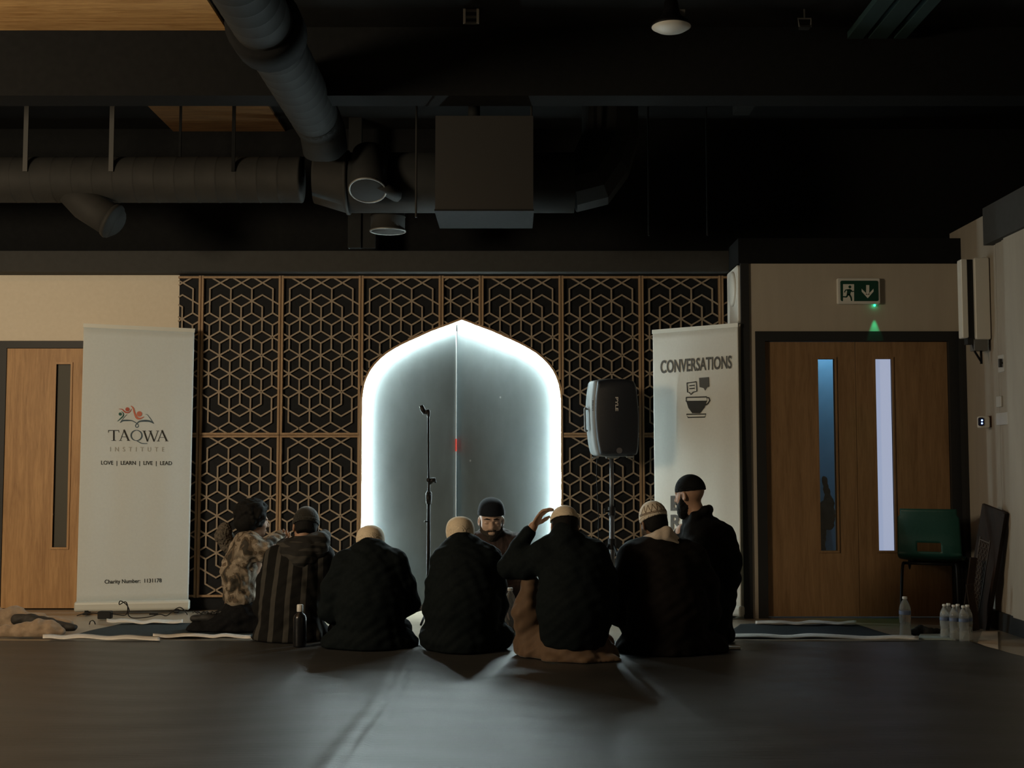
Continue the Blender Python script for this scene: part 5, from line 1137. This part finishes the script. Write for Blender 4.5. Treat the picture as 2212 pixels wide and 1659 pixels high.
s.chain([J(1000, 1200, .05), J(962, 1212, .05), J(948, 1262, .05), J(938, 1318, .08), J(965, 1345, .24)], [.09, .080, .072, .066, .05], .04); s.chain([J(1000, 1200, .05), J(1052, 1210, .05), J(1066, 1262, .06), J(1072, 1310, .09), J(1045, 1345, .26)], [.09, .085, .075, .066, .05], .04)
s.chain([J(1003, 1380, .02), J(945, 1376, .10)], [.12, .115], .06, (1, 1, .8)); s.chain([J(1003, 1380, .02), J(1072, 1374, .10)], [.12, .11], .06, (1, 1, .8)); s.chain([J(1003, 1385, .0), J(1003, 1402, -.06)], [.11, .035], .05, (1.2, 1, .7))
s.wr = (.0035, 24, 2.3); s.floor = FZ; s.build('jacket', M['black_coat'], t)
s = Solid(.009); s.chain([j['pelvis'], j['knl'], j['anl']], [.10, .075, .055], .04); s.chain([j['pelvis'], j['knr'], j['anr']], [.10, .075, .055], .04); s.wr = (.003, 30, 3); s.floor = FZ; s.build('trousers', M['trousers'], t)

# --- man with raised hand
Y0 = 7.18
j = joints(Y0, pelvis=(1238, 1395, 0), waist=(1238, 1320, .0), chest=(1236, 1230, .05), neck=(1224, 1178, .06), head=(1219, 1140, .09), shl=(1178, 1196, .05), shr=(1290, 1205, .04), ell=(1100, 1232, .16), elr=(1312, 1305, .06), wrl=(1152, 1136, .13), wrr=(1262, 1360, .28), knl=(1150, 1380, .26), knr=(1305, 1390, .26), anl=(1270, 1420, .26), anr=(1200, 1420, .26), toel=(1310, 1424, .22), toer=(1160, 1424, .22),
           hdl=(.52, -.10, .80), hnl=(-.62, .30, .45), hcl=.55, hsl=-1)
t = person('person in a black jacket over a brown robe, one hand raised to his cream cap', j)
R_ = frame(.18, .18, .04); s = Solid(.0055); body_limbs(s, j); head(s, j['head'], R_, .98); s.floor = FZ; s.build('body', M['skin'], t)
nape('hair', j['head'], R_, M['hair'], t, .98, -.085, .05)
cap('cap', j['head'] + Vector((0, -.004, .002)), R_, M['cream'], t, .99, .036, -.20, .092, None, .005, 1.02)
s = Solid(.008); J = lambda px, py, dy=0: at(px, py, Y0 + dy)
s.chain([J(1240, 1362, .0), J(1242, 1310, -.02), J(1240, 1240, .02), J(1228, 1195, .04)], [.195, .200, .185, .125], .06, (1, .74, 1)); s.chain([J(1186, 1172, .06), J(1222, 1166, .0), J(1256, 1172, .06)], [.046, .060, .046], .03); s.chain([J(1222, 1166, .01), J(1219, 1148, .03)], [.078, .070], .03, (1, .8, 1))
s.chain([J(1228, 1200, .04), J(1178, 1200, .05), J(1135, 1220, .11), J(1100, 1226, .16)], [.095, .085, .075, .066], .05); s.chain([J(1100, 1226, .16), J(1120, 1185, .15), J(1142, 1150, .135)], [.066, .050, .042], .03)
s.chain([J(1228, 1200, .04), J(1280, 1204, .04), J(1302, 1255, .04), J(1308, 1310, .07), J(1280, 1350, .22)], [.095, .088, .080, .072, .055], .05)
s.cut(J(1240, 1398, 0), (0, 0.1, -1), .03)
s.wr = (.0035, 22, 4.1); s.floor = FZ; s.build('jacket', M['black_coat'], t)
s = Solid(.008); s.chain([J(1238, 1400, .05), J(1236, 1340, .06), J(1234, 1250, .08)], [.19, .15, .11], .05, (1, .8, 1)); s.chain([J(1240, 1415, .03), J(1165, 1405, .16)], [.12, .13], .06, (1, 1, .75)); s.chain([J(1240, 1415, .03), J(1300, 1412, .08)], [.12, .10], .06, (1, 1, .75))
s.chain([J(1150, 1390, .20), J(1138, 1320, .14), J(1146, 1262, .12)], [.10, .075, .055], .05); s.chain([J(1190, 1428, -.06), J(1260, 1432, -.08), J(1328, 1431, -.06)], [.05, .055, .04], .05, (1, 1, .8))
s.wr = (.006, 20, .6); s.floor = FZ; s.build('robe', M['brown_robe'], t)

# --- man with patterned cap and dark brown robe
Y0 = 7.42
j = joints(Y0, pelvis=(1440, 1390, 0), waist=(1438, 1320, .0), chest=(1432, 1230, .05), neck=(1422, 1172, .06), head=(1412, 1130, .09), shl=(1368, 1196, .05), shr=(1494, 1200, .05), ell=(1345, 1300, .05), elr=(1530, 1300, .05), wrl=(1395, 1360, .28), wrr=(1485, 1360, .28), knl=(1365, 1385, .26), knr=(1520, 1385, .24), anl=(1480, 1420, .28), anr=(1395, 1420, .28), toel=(1515, 1424, .24), toer=(1360, 1424, .24))
t = person('person in dark brown robe with a patterned pale cap and cream collar', j)
R_ = frame(.35, .22, -.12); s = Solid(.006); body_limbs(s, j); hp = head(s, j['head'], R_, .98); s.floor = FZ; s.build('body', M['skin_dark'], t)
nape('hair', j['head'], R_, M['hair'], t, .98, -.07, .03)
M['beard_grey'] = noisy('grey_beard', [(0.3, (0.10, 0.09, 0.08)), (0.7, (0.16, 0.145, 0.13))], 120, rough=.8, bmp=.4)
beard('beard', j['head'], R_, M['beard_grey'], t, .98, .02)
cp = cap('cap', j['head'] + Vector((0, -.004, .004)), R_, M['cream2'], t, .98, .012, -.18, .096)
# stitched pattern on the cap
ch = np.array(j['head']) + np.array([0, -.004, .004]); r0 = np.array([.084, .102, .104]) * .98
def on_cap(az, el, off=.0012): v = Vector((math.sin(az) * math.cos(el) * (r0[0] + off), -math.cos(az) * math.cos(el) * (r0[1] + off), math.sin(el) * (r0[2] + off))); return Vector(ch) + R_ @ (v + Vector((0, -.008, .03)) * .98)
b = MB()
b.tube([on_cap(-1.7 + 3.4 * k_ / 40, .18) for k_ in range(41)], .0019, 5); b.tube([on_cap(-1.7 + 3.4 * k_ / 40, .25) for k_ in range(41)], .0019, 5)
for k_ in range(8):
    a = -1.45 + k_ * .42; b.tube([on_cap(a, .27), on_cap(a + .1, .5), on_cap(a + .21, .78)], .0014, 5); b.tube([on_cap(a + .42, .27), on_cap(a + .30, .5), on_cap(a + .21, .78)], .0014, 5)
b.build('stitched_pattern', mat('brown_thread', (.12, .075, .045), .8), cp)
s = Solid(.0055); J = lambda px, py, dy=0: at(px, py, Y0 + dy)
s.chain([J(1396, 1166, .04), J(1424, 1157, -.02), J(1440, 1150, -.015), J(1458, 1166, .03)], [.028, .032, .034, .028], .02); s.chain([J(1440, 1160, -.035), J(1462, 1172, -.02)], [.026, .014], .02); s.build('collar', M['collar_cream'], t)
s = Solid(.008)
s.chain([J(1440, 1372, .02), J(1440, 1310, -.01), J(1436, 1245, .02), J(1424, 1196, .05)], [.235, .225, .200, .135], .06, (1, .76, 1)); s.chain([J(1392, 1182, .07), J(1426, 1180, .0), J(1466, 1184, .06)], [.046, .050, .046], .03)
s.chain([J(1424, 1200, .04), J(1368, 1204, .05), J(1348, 1260, .05), J(1342, 1325, .08), J(1385, 1365, .24)], [.095, .086, .080, .072, .055], .05); s.chain([J(1424, 1200, .04), J(1492, 1206, .05), J(1520, 1262, .05), J(1528, 1325, .08), J(1490, 1365, .24)], [.095, .090, .084, .074, .055], .05)
s.chain([J(1440, 1400, .02), J(1372, 1400, .08)], [.13, .12], .06, (1, 1, .75)); s.chain([J(1440, 1400, .02), J(1530, 1400, .10)], [.13, .125], .06, (1, 1, .75))
s.wr = (.004, 20, 5.2); s.floor = FZ; s.build('robe', M['brown_black'], t)

# --- kneeling bearded man with black cap
Y0 = 7.95
j = joints(Y0, pelvis=(1528, 1330, 0), waist=(1530, 1260, -.02), chest=(1525, 1180, -.02), neck=(1510, 1118, -.02), head=(1490, 1070, .0), shl=(1478, 1150, .12), shr=(1562, 1155, -.08), ell=(1470, 1240, .16), elr=(1574, 1245, -.08), wrl=(1440, 1290, .25), wrr=(1520, 1300, .02), knl=(1420, 1380, .20), knr=(1445, 1390, -.02), anl=(1545, 1385, .10), anr=(1550, 1390, -.05), toel=(1580, 1392, .12), toer=(1580, 1396, -.03))
t = person('person kneeling upright in black robe and black cap, dark beard in profile', j)
R_ = frame(.86, .10); s = Solid(.0055); body_limbs(s, j); head(s, j['head'], R_, 1.0); s.floor = FZ; s.build('body', M['skin'], t)
beard('beard', j['head'], R_, M['hair'], t, 1.0, .02)
cap('cap', j['head'] + Vector((.0, -.0, .002)), R_, M['cap_black'], t, 1.0, .022, -.02, .094, None, .005, 1.02)
s = Solid(.008); J = lambda px, py, dy=0: at(px, py, Y0 + dy)
s.chain([J(1520, 1360, .0), J(1528, 1290, -.01), J(1530, 1220, .0), J(1526, 1165, .0), J(1512, 1135, .0)], [.185, .165, .165, .130, .085], .06, (.95, .9, 1)); s.chain([J(1484, 1126, .05), J(1500, 1114, -.055), J(1524, 1102, -.05), J(1534, 1100, .03)], [.024, .028, .028, .024], .025)
s.chain([J(1512, 1145, .0), J(1558, 1165, -.07), J(1572, 1205, -.09), J(1570, 1245, -.06), J(1530, 1290, .0)], [.085, .085, .078, .070, .055], .05); s.chain([J(1512, 1145, .04), J(1482, 1160, .14), J(1478, 1220, .18), J(1450, 1270, .25)], [.085, .075, .066, .05], .05)
s.chain([J(1540, 1260, -.02), J(1572, 1258, -.05)], [.10, .070], .03); s.chain([J(1530, 1300, -.02), J(1564, 1292, -.03)], [.12, .075], .03); s.chain([J(1520, 1385, .02), J(1545, 1375, .0)], [.13, .115], .05, (1, 1, .8)); s.chain([J(1500, 1380, .05), J(1440, 1385, .08)], [.14, .11], .05, (1, 1, .9))
s.wr = (.005, 20, 3.7); s.floor = FZ; s.build('robe', M['black_robe'], t)
s = Solid(.007); s.chain([J(1552, 1396, .0), J(1568, 1400, -.01), J(1580, 1401, -.01)], [.035, .030, .022], .02); s.floor = FZ; s.build('sock', M['cap_black'], t)

# --- bearded man facing the camera
Y0 = 8.62
j = joints(Y0, pelvis=(1068, 1320, 0), waist=(1067, 1260, .02), chest=(1066, 1205, .0), neck=(1062, 1160, -.02), head=(1061, 1125, -.05), shl=(1014, 1176, .0), shr=(1118, 1176, .0), ell=(1000, 1262, -.06), elr=(1140, 1262, -.06), wrl=(1045, 1290, -.24), wrr=(1092, 1285, -.24), knl=(985, 1325, -.26), knr=(1150, 1325, -.26), anl=(1100, 1345, -.28), anr=(1030, 1345, -.28), toel=(1130, 1348, -.3), toer=(1000, 1348, -.3), hsl=-1, hsr=1)
t = person('bearded person in navy cap and dark plaid robe, facing the camera, head bowed', j)
R_ = frame(PI + .06, .16); s = Solid(.0045); body_limbs(s, j); head(s, j['head'], R_, 1.06); s.floor = FZ; s.build('body', M['skin'], t)
M['skin_lit'] = noisy('skin_lit', [(0.3, (0.50, 0.345, 0.26)), (0.7, (0.56, 0.39, 0.30))], 40, rough=.5)  # skin lightened: warm light on the face put into the colour
t.children[0].data.materials[0] = M['skin_lit']
M['beard_brown'] = noisy('brown_black_beard', [(0.3, (0.020, 0.016, 0.013)), (0.7, (0.035, 0.028, 0.023))], 120, rough=.8, bmp=.4)
beard('beard', j['head'], R_, M['beard_brown'], t, 1.05, -.004, .74)
cap('cap', j['head'] + Vector((0, .004, .004)), R_, M['navy'], t, 1.08, .034, .06, .128, .150, .0045, 1.05)
s = Solid(.004); P = lambda x, y, z: np.array(j['head']) + np.array(R_ @ Vector((x, y, z))) * 1.06
for sg in (-1, 1): s.chain([P(.013 * sg, .0935, .026), P(.032 * sg, .091, .030), P(.050 * sg, .078, .024)], [.0042, .0048, .003], .004)
s.build('eyebrows', M['hair'], t)
s = Solid(.008); J = lambda px, py, dy=0: at(px, py, Y0 + dy)
s.chain([J(1068, 1312, .02), J(1067, 1260, .02), J(1066, 1205, .02), J(1064, 1174, .01)], [.20, .18, .175, .125], .06, (1, .76, 1)); s.chain([J(1034, 1168, .0), J(1066, 1172, .06), J(1094, 1168, .0)], [.040, .045, .040], .03)
s.chain([J(1064, 1172, .02), J(1016, 1178, .0), J(1000, 1235, -.02), J(1000, 1270, -.06), J(1040, 1288, -.22)], [.09, .075, .07, .062, .05], .04); s.chain([J(1064, 1172, .02), J(1118, 1178, .0), J(1136, 1235, -.02), J(1138, 1270, -.06), J(1096, 1284, -.22)], [.09, .075, .07, .062, .05], .04)
s.chain([J(1068, 1330, .0), J(985, 1322, -.24)], [.12, .10], .06); s.chain([J(1068, 1330, .0), J(1150, 1322, -.24)], [.12, .10], .06); s.chain([J(990, 1335, -.22), J(1068, 1340, -.26), J(1145, 1335, -.22)], [.08, .08, .08], .06)
s.wr = (.004, 24, 7.1); s.floor = FZ; s.build('robe', M['plaid'], t)

# --- striped hooded robe
Y0 = 7.97
j = joints(Y0, pelvis=(632, 1360, 0), waist=(634, 1290, .0), chest=(642, 1215, .05), neck=(654, 1172, .08), head=(660, 1140, .11), shl=(598, 1196, .05), shr=(696, 1200, .05), ell=(574, 1270, .08), elr=(714, 1275, .10), wrl=(610, 1325, .30), wrr=(680, 1325, .30), knl=(600, 1362, .24), knr=(690, 1362, .30), anl=(672, 1385, .30), anr=(600, 1385, .28), toel=(700, 1388, .28), toer=(570, 1388, .26))
t = person('person in a striped hooded robe and dark cap, behind the black flask', j)
R_ = frame(.30, .25, .10); s = Solid(.0065); body_limbs(s, j); head(s, j['head'], R_, .98); s.floor = FZ; s.build('body', M['skin'], t)
nape('hair', j['head'], R_, M['hair'], t, .98, -.06, .03)
M['cap_olive'] = cloth('dark_olive_cap', (0.016, 0.016, 0.014), (0.025, 0.024, 0.020), 90, sheen=.3)
cc = cap('cap', j['head'] + Vector((0, -.004, .002)), R_, M['cap_olive'], t, 1.02, .010, -.12, .096)
b = MB(); p = Vector(j['head']) + R_ @ Vector((0, -.03, .128)); b.lathe(p, [(.012, -.012), (.012, -.002), (.006, .004), (.004, .014)], 12); b.build('cap_stub', M['cap_olive'], cc, True)
J = lambda px, py, dy=0: at(px, py, Y0 + dy)
s = Solid(.008)
s.chain([J(630, 1365, .02), J(632, 1300, .0), J(644, 1235, .03), J(650, 1195, .06)], [.205, .180, .165, .115], .06, (1, .78, 1))
s.chain([J(650, 1200, .05), J(600, 1208, .05), J(582, 1258, .06), J(572, 1312, .10), J(605, 1335, .25)], [.09, .08, .072, .066, .05], .05); s.chain([J(650, 1200, .05), J(694, 1206, .05), J(708, 1258, .07), J(714, 1305, .12), J(690, 1330, .26)], [.09, .08, .074, .066, .05], .05)
s.chain([J(632, 1385, .02), J(585, 1378, .06)], [.12, .115], .06, (1, 1, .9)); s.chain([J(632, 1385, .02), J(690, 1380, .08)], [.12, .11], .06, (1, 1, .85))
s.wr = (.004, 22, 2.9); s.floor = FZ; s.build('robe', M['stripe'], t)
s = Solid(.007)
s.chain([J(612, 1178, .06), J(632, 1186, .0), J(660, 1182, -.03), J(690, 1170, .0), J(702, 1156, .07)], [.045, .060, .065, .055, .036], .05); s.chain([J(625, 1200, -.02), J(650, 1208, -.05), J(690, 1192, -.02)], [.050, .060, .040], .05); s.chain([J(650, 1208, -.05), J(646, 1232, -.055)], [.05, .018], .05)
s.ball(J(656, 1160, .03), [.085, .05, .05], None, .03, True)
s.wr = (.004, 26, 1.2); M['stripe_hood'] = noisy('striped_wool_hood', [(0.42, (0.009, 0.009, 0.009)), (0.56, (0.036, 0.034, 0.030))], 6, (.5, 1, 5), rough=.85, bmp=.2, interp='CONSTANT', detail=1)
props(s.build('hood', M['stripe_hood'], t), 'folded hood hanging down the back')

# --- kneeling young person with curly hair and camouflage jacket, facing the circle
Y0 = 8.45
j = joints(Y0, pelvis=(522, 1312, 0), waist=(520, 1262, .0), chest=(532, 1200, .0), neck=(542, 1158, .0), head=(550, 1126, .02), shl=(528, 1178, -.09), shr=(540, 1172, .10), ell=(566, 1194, -.09), elr=(580, 1192, .14), wrl=(592, 1196, .04), wrr=(604, 1188, .12), knl=(588, 1355, -.03), knr=(600, 1352, .12), anl=(470, 1366, -.04), anr=(462, 1362, .09), toel=(425, 1355, -.03), toer=(418, 1350, .08), hdl=(.3, .1, .8), hdr=(.3, .0, .8), hnl=(.2, -.9, 0), hnr=(.2, .9, 0))
t = person('young person kneeling with curly dark hair and camouflage jacket, beside the institute banner', j)
R_ = frame(-1.05, .10); s = Solid(.006); body_limbs(s, j); head(s, j['head'], R_, .92); s.floor = FZ; s.build('body', M['skin'], t)
s = Solid(.0055); hc = np.array(j['head']); P = lambda x, y, z: hc + np.array(R_ @ Vector((x, y, z)))
s.ball(P(0, -.02, .05), [.115, .115, .098], np.array(R_)); s.ball(P(0, -.06, -.01), [.10, .08, .075], np.array(R_), .03); s.cut(P(0, .058, 0), np.array(R_ @ Vector((0, 1, .1))), .02)
rng = random.Random(3)
for _ in range(220):
    v = Vector((rng.gauss(0, 1), rng.gauss(-.3, 1), rng.gauss(.45, .9))).normalized()
    p = P(v.x * .112, -.025 + v.y * .113, .045 + v.z * .098)
    if (Vector(p) - j['head']).dot(R_ @ Vector((0, 1, 0))) > .045 and v.z < .55: continue
    s.ball(p, rng.uniform(.010, .015), None, .012)
s.ball(P(0, .115, -.035), [.075, .085, .085], np.array(R_), .01, True)
s.build('hair', M['hair'], t)
J = lambda px, py, dy=0: at(px, py, Y0 + dy)
s = Solid(.0075)
s.chain([J(520, 1285, .0), J(518, 1235, .0), J(528, 1195, .0), J(540, 1172, .0)], [.125, .125, .115, .085], .05, (.92, 1.1, 1))
s.chain([J(535, 1178, -.05), J(540, 1182, -.10), J(568, 1192, -.10), J(594, 1166, .0)], [.09, .085, .062, .045], .04); s.chain([J(540, 1178, .06), J(572, 1190, .13), J(604, 1162, .09)], [.075, .06, .045], .04)
s.cut(J(520, 1307, 0), (-.1, 0, -1), .02); s.wr = (.0055, 28, .4); s.build('jacket', M['camo'], t)
s = Solid(.006); s.chain([J(486, 1142, -.02), J(482, 1158, -.03), J(492, 1178, -.02), J(508, 1196, -.04)], [.042, .050, .042, .03], .03); s.chain([J(484, 1150, .06), J(500, 1170, .08)], [.045, .04], .03); s.wr = (.006, 130, 1); s.build('fur_hood', M['fur'], t)
s = Solid(.008); s.chain([J(522, 1318, .0), J(500, 1335, .0)], [.125, .10], .05, (1, 1.1, .9)); s.chain([J(520, 1335, -.04), J(585, 1352, -.03)], [.09, .065], .04); s.chain([J(520, 1335, .07), J(600, 1352, .12)], [.09, .065], .04)
s.chain([J(580, 1362, -.04), J(520, 1362, -.04), J(470, 1364, -.04), J(440, 1362, -.03)], [.06, .065, .06, .045], .04); s.chain([J(598, 1362, .10), J(520, 1360, .09), J(455, 1362, .08)], [.06, .06, .05], .04); s.chain([J(470, 1345, .0), J(430, 1358, .0), J(400, 1374, -.01)], [.07, .06, .025], .05, (1, 1.2, .8))
s.wr = (.004, 26, 2); s.floor = FZ; s.build('trousers', M['trousers'], t)
M['sole'] = noisy('shoe_sole', [(0.4, (0.015, 0.015, 0.015)), (0.6, (0.03, 0.03, 0.03))], 30, rough=.7)
for yy, nm in ((-.03, 1), (.08, 2)):
    s = Solid(.006); s.chain([J(478, 1340, yy), J(450, 1334, yy), J(420, 1336, yy)], [.036, .036, .030], .02, (1, 1.1, .8)); sh_ = s.build('shoe', M['sole'], t)
    b = MB()
    for k_ in range(7): p = J(480 - k_ * 9.5, 1322 + (k_ % 2) * 2, yy); b.tube([p + Vector((-.012, -.03, .0)), p + Vector((0, -.04, .008)), p + Vector((.012, -.03, 0)), p + Vector((.012, .03, 0))], .005, 6)
    b.build('tread', mat('tread_grey', (.06, .06, .06), .6), sh_)
# white sheet of paper between the two middle men
q = [at(905, 1313, 7.78), at(914, 1304, 7.80), at(922, 1307, 7.95), at(910, 1317, 7.92)]
b = MB(); n = Vector((0, 0, -.003)); b.put(q + [p + n for p in q], [(0, 1, 2, 3), (7, 6, 5, 4), (0, 4, 5, 1), (1, 5, 6, 2), (2, 6, 7, 3), (3, 7, 4, 0)]); tag(b.build('paper_sheet', M['paper']), 'white paper showing between the two black coats near the microphone stand', 'paper')
# ---------------------------------------------------------------- lights
def lamp(name, typ, loc, energy, col, **kw):
    l = bpy.data.lights.new(name, typ); l.energy = energy; l.color = col
    for k_, v_ in kw.items(): setattr(l, k_, v_)
    o = bpy.data.objects.new(name, l); COL.objects.link(o); o.location = loc
    return o
lamp('warm_room_lamp', 'POINT', (-5.0, 3.9, 2.35), 510, (1.0, 0.82, 0.57), shadow_soft_size=0.55)
lamp('corridor_lamp', 'POINT', (2.66, 10.15, 2.35), 11, (0.75, 0.9, 1.0), shadow_soft_size=0.06)
lamp('exit_sign_indicator', 'SPOT', (pl_.x, YD - .03, pl_.z - .012), 4.5, (.02, 1.0, .42), shadow_soft_size=.004, spot_size=math.radians(34), spot_blend=.6)
